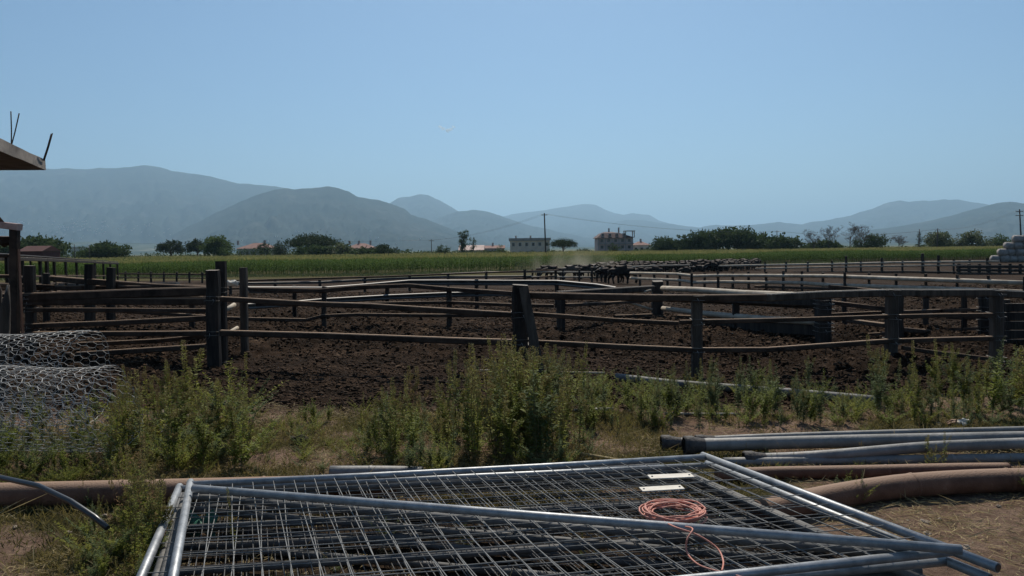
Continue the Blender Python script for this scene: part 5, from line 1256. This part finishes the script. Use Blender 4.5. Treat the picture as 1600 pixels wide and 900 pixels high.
patch(5, (1300, 1345), (775, 795), (.16, .26), ['low', 'bushy'], 'tuft of weed in front of the thick bent rusty pipe', 'tuft before the rusty pipe')
patch(4, (1440, 1475), (722, 736), (.2, .34), ['dry'], 'reddish dry weed poking up between the pipes', 'dry weeds between the pipes')
patch(5, (1578, 1630), (770, 800), (.14, .26), ['low', 'bushy'], 'weed at the right end of the thick rusty pipe', 'weeds at the end of the rusty pipe')
patch(14, (330, 1250), (800, 915), (.10, .24), ['low', 'thin'], None, None)
weed(370, 868, .40, 'thin0', 'single weed with brown tips sticking through the left of the mesh', None, .6)
def low_weeds():
    vs = []; f3 = []; mi = []; off = 0
    cache = {}
    for key, x, y, z, h, sx, a in LOW:
        if key not in cache:
            V_ = []; F_ = []; M_ = []; o2 = 0
            for nm, me in WEED[key].items():
                co = np.empty(len(me.vertices)*3); me.vertices.foreach_get('co', co); V_.append(co.reshape(-1, 3)); m0 = me.materials[0]
                for p in me.polygons:
                    F_.append(tuple(i+o2 for i in p.vertices)); M_.append(0 if nm == 'stem' else 4 if p.material_index else {m_weed: 1, m_weedY: 2, m_weedG: 3, m_dead: 5}[m0])
                o2 += len(me.vertices)
            cache[key] = (np.concatenate(V_), np.array(F_), np.array(M_))
        V0, F0, M0 = cache[key]; ca, sa = math.cos(a), math.sin(a)
        v = np.stack([(V0[:, 0]*ca-V0[:, 1]*sa)*h*sx+x, (V0[:, 0]*sa+V0[:, 1]*ca)*h*sx+y, V0[:, 2]*h+z], 1)
        vs.append(v); f3.append(F0+off); mi.append(M0); off += len(v)
    o = np_mesh('low_weeds', np.concatenate(vs), np.concatenate(f3), m_stem)
    for m_ in (m_weed, m_weedY, m_weedG, m_spike, m_dead): o.data.materials.append(m_)
    o.data.polygons.foreach_set('material_index', np.concatenate(mi).astype(np.int32)); o.data.update()
    tag(o, 'low undergrowth of small weeds between the taller plants', 'undergrowth', kind='stuff')
random.seed(77)
U = None
patch(90, (560, 930), (650, 735), (.12, .36), ['thin', 'low', 'tall', 'low'], U, U)
patch(110, (170, 400), (640, 745), (.10, .36), ['bushy', 'low', 'dry', 'thin', 'low'], U, U)
patch(120, (1090, 1640), (615, 668), (.10, .32), ['bushy', 'low', 'low', 'talG'], U, U)
patch(140, (380, 620), (650, 738), (.04, .15), ['low', 'dry'], U, U)
patch(60, (900, 1300), (640, 700), (.04, .14), ['low', 'dry', 'dead'], U, U)
patch(60, (1030, 1620), (665, 735), (.05, .13), ['low', 'dead'], U, U)
patch(60, (120, 270), (790, 925), (.06, .2), ['low', 'dry', 'bushy'], U, U)
patch(40, (-20, 200), (740, 760), (.08, .2), ['low'], U, U)
low_weeds()
print('weeds', nweed[0])

# ------------------------------------------------------------------ grass and straw on the near ground
def grass():
    def zs(x, y):
        me = bpy.data.objects['ground'].data; co = np.empty(len(me.vertices)*3, np.float32); me.vertices.foreach_get('co', co); co = co.reshape(-1, 3); ys, us = GRID[1], GRID[2]
        iy = np.clip(np.searchsorted(ys, y), 1, len(ys)-1); iu = np.clip(np.searchsorted(us, x/(np.maximum(y, 1)+.6)), 1, len(us)-1); return co[iy*len(us)+iu, 2]
    n = 150000; y = 2.4+rng.uniform(0, 1, n)**.9*6.2; x = rng.uniform(-.78, .78, n)*y
    g = fbm(x*.8+2, y*.9, 4, 51)+.3*(fbm(x*3, y*3, 3, 61)-.5)+.10*sstep(-1, -3.2, x)
    bare = sstep(1.4, 2.2, x)*sstep(5.4, 4.9, y)                       # bare trodden earth right of the panels
    edge = 7.1+.9*fbm(x*.35, x*0+3.3, 3, 3)*1.2+.35*sstep(2, 6, x)
    k = (g > .51+.16*rng.uniform(-.5, .5, n)+.3*bare) & (y < edge+rng.normal(0, .15, n)); k &= corner(x, y) < rng.uniform(.1, 1.3, n); k &= stack_shade_soil(x, y) < .6*rng.uniform(.3, 1, n)+.05; x1, y1 = x[k], y[k]; m_ = len(x1)
    c = np.stack([x1, y1, zs(x1, y1)-.005], 1); d = rdir(m_)*np.array([.7, .7, .3]); d[:, 2] = np.abs(d[:, 2])+.45
    v, f = leaves(c, d, rdir(m_), rng.uniform(.02, .09, m_)*(.7+.6*fbm(x1*1.1, y1*1.1, 2, 71)), rng.uniform(.004, .008, m_), fold=.3)
    tag(np_mesh('grass', v, f, m_grass), 'short patchy yellow green grass of the foreground', 'grass', kind='stuff')
    n = 70000; y = 2.3+rng.uniform(0, 1, n)**.9*6.0; x = rng.uniform(-.78, .78, n)*y; s_ = fbm(x*1.3+9, y*1.3, 4, 101)
    k = (s_ > .46+.2*rng.uniform(-.5, .5, n)) & (y < 7.9) & (stack_shade_soil(x, y) < rng.uniform(.2, 1.5, n)); x, y = x[k], y[k]; m_ = len(x)
    d = rdir(m_)*np.array([1, 1, .22]); c = np.stack([x, y, zs(x, y)+rng.uniform(.0, .02, m_)], 1)
    v, f = leaves(c, d, rdir(m_), np.exp(rng.normal(-2.6, .5, m_)), rng.uniform(.003, .006, m_), fold=.2)
    tag(np_mesh('straw_litter', v, f, m_dry), 'loose dry straw and dead stalks strewn on the ground', 'straw', kind='stuff')
grass()
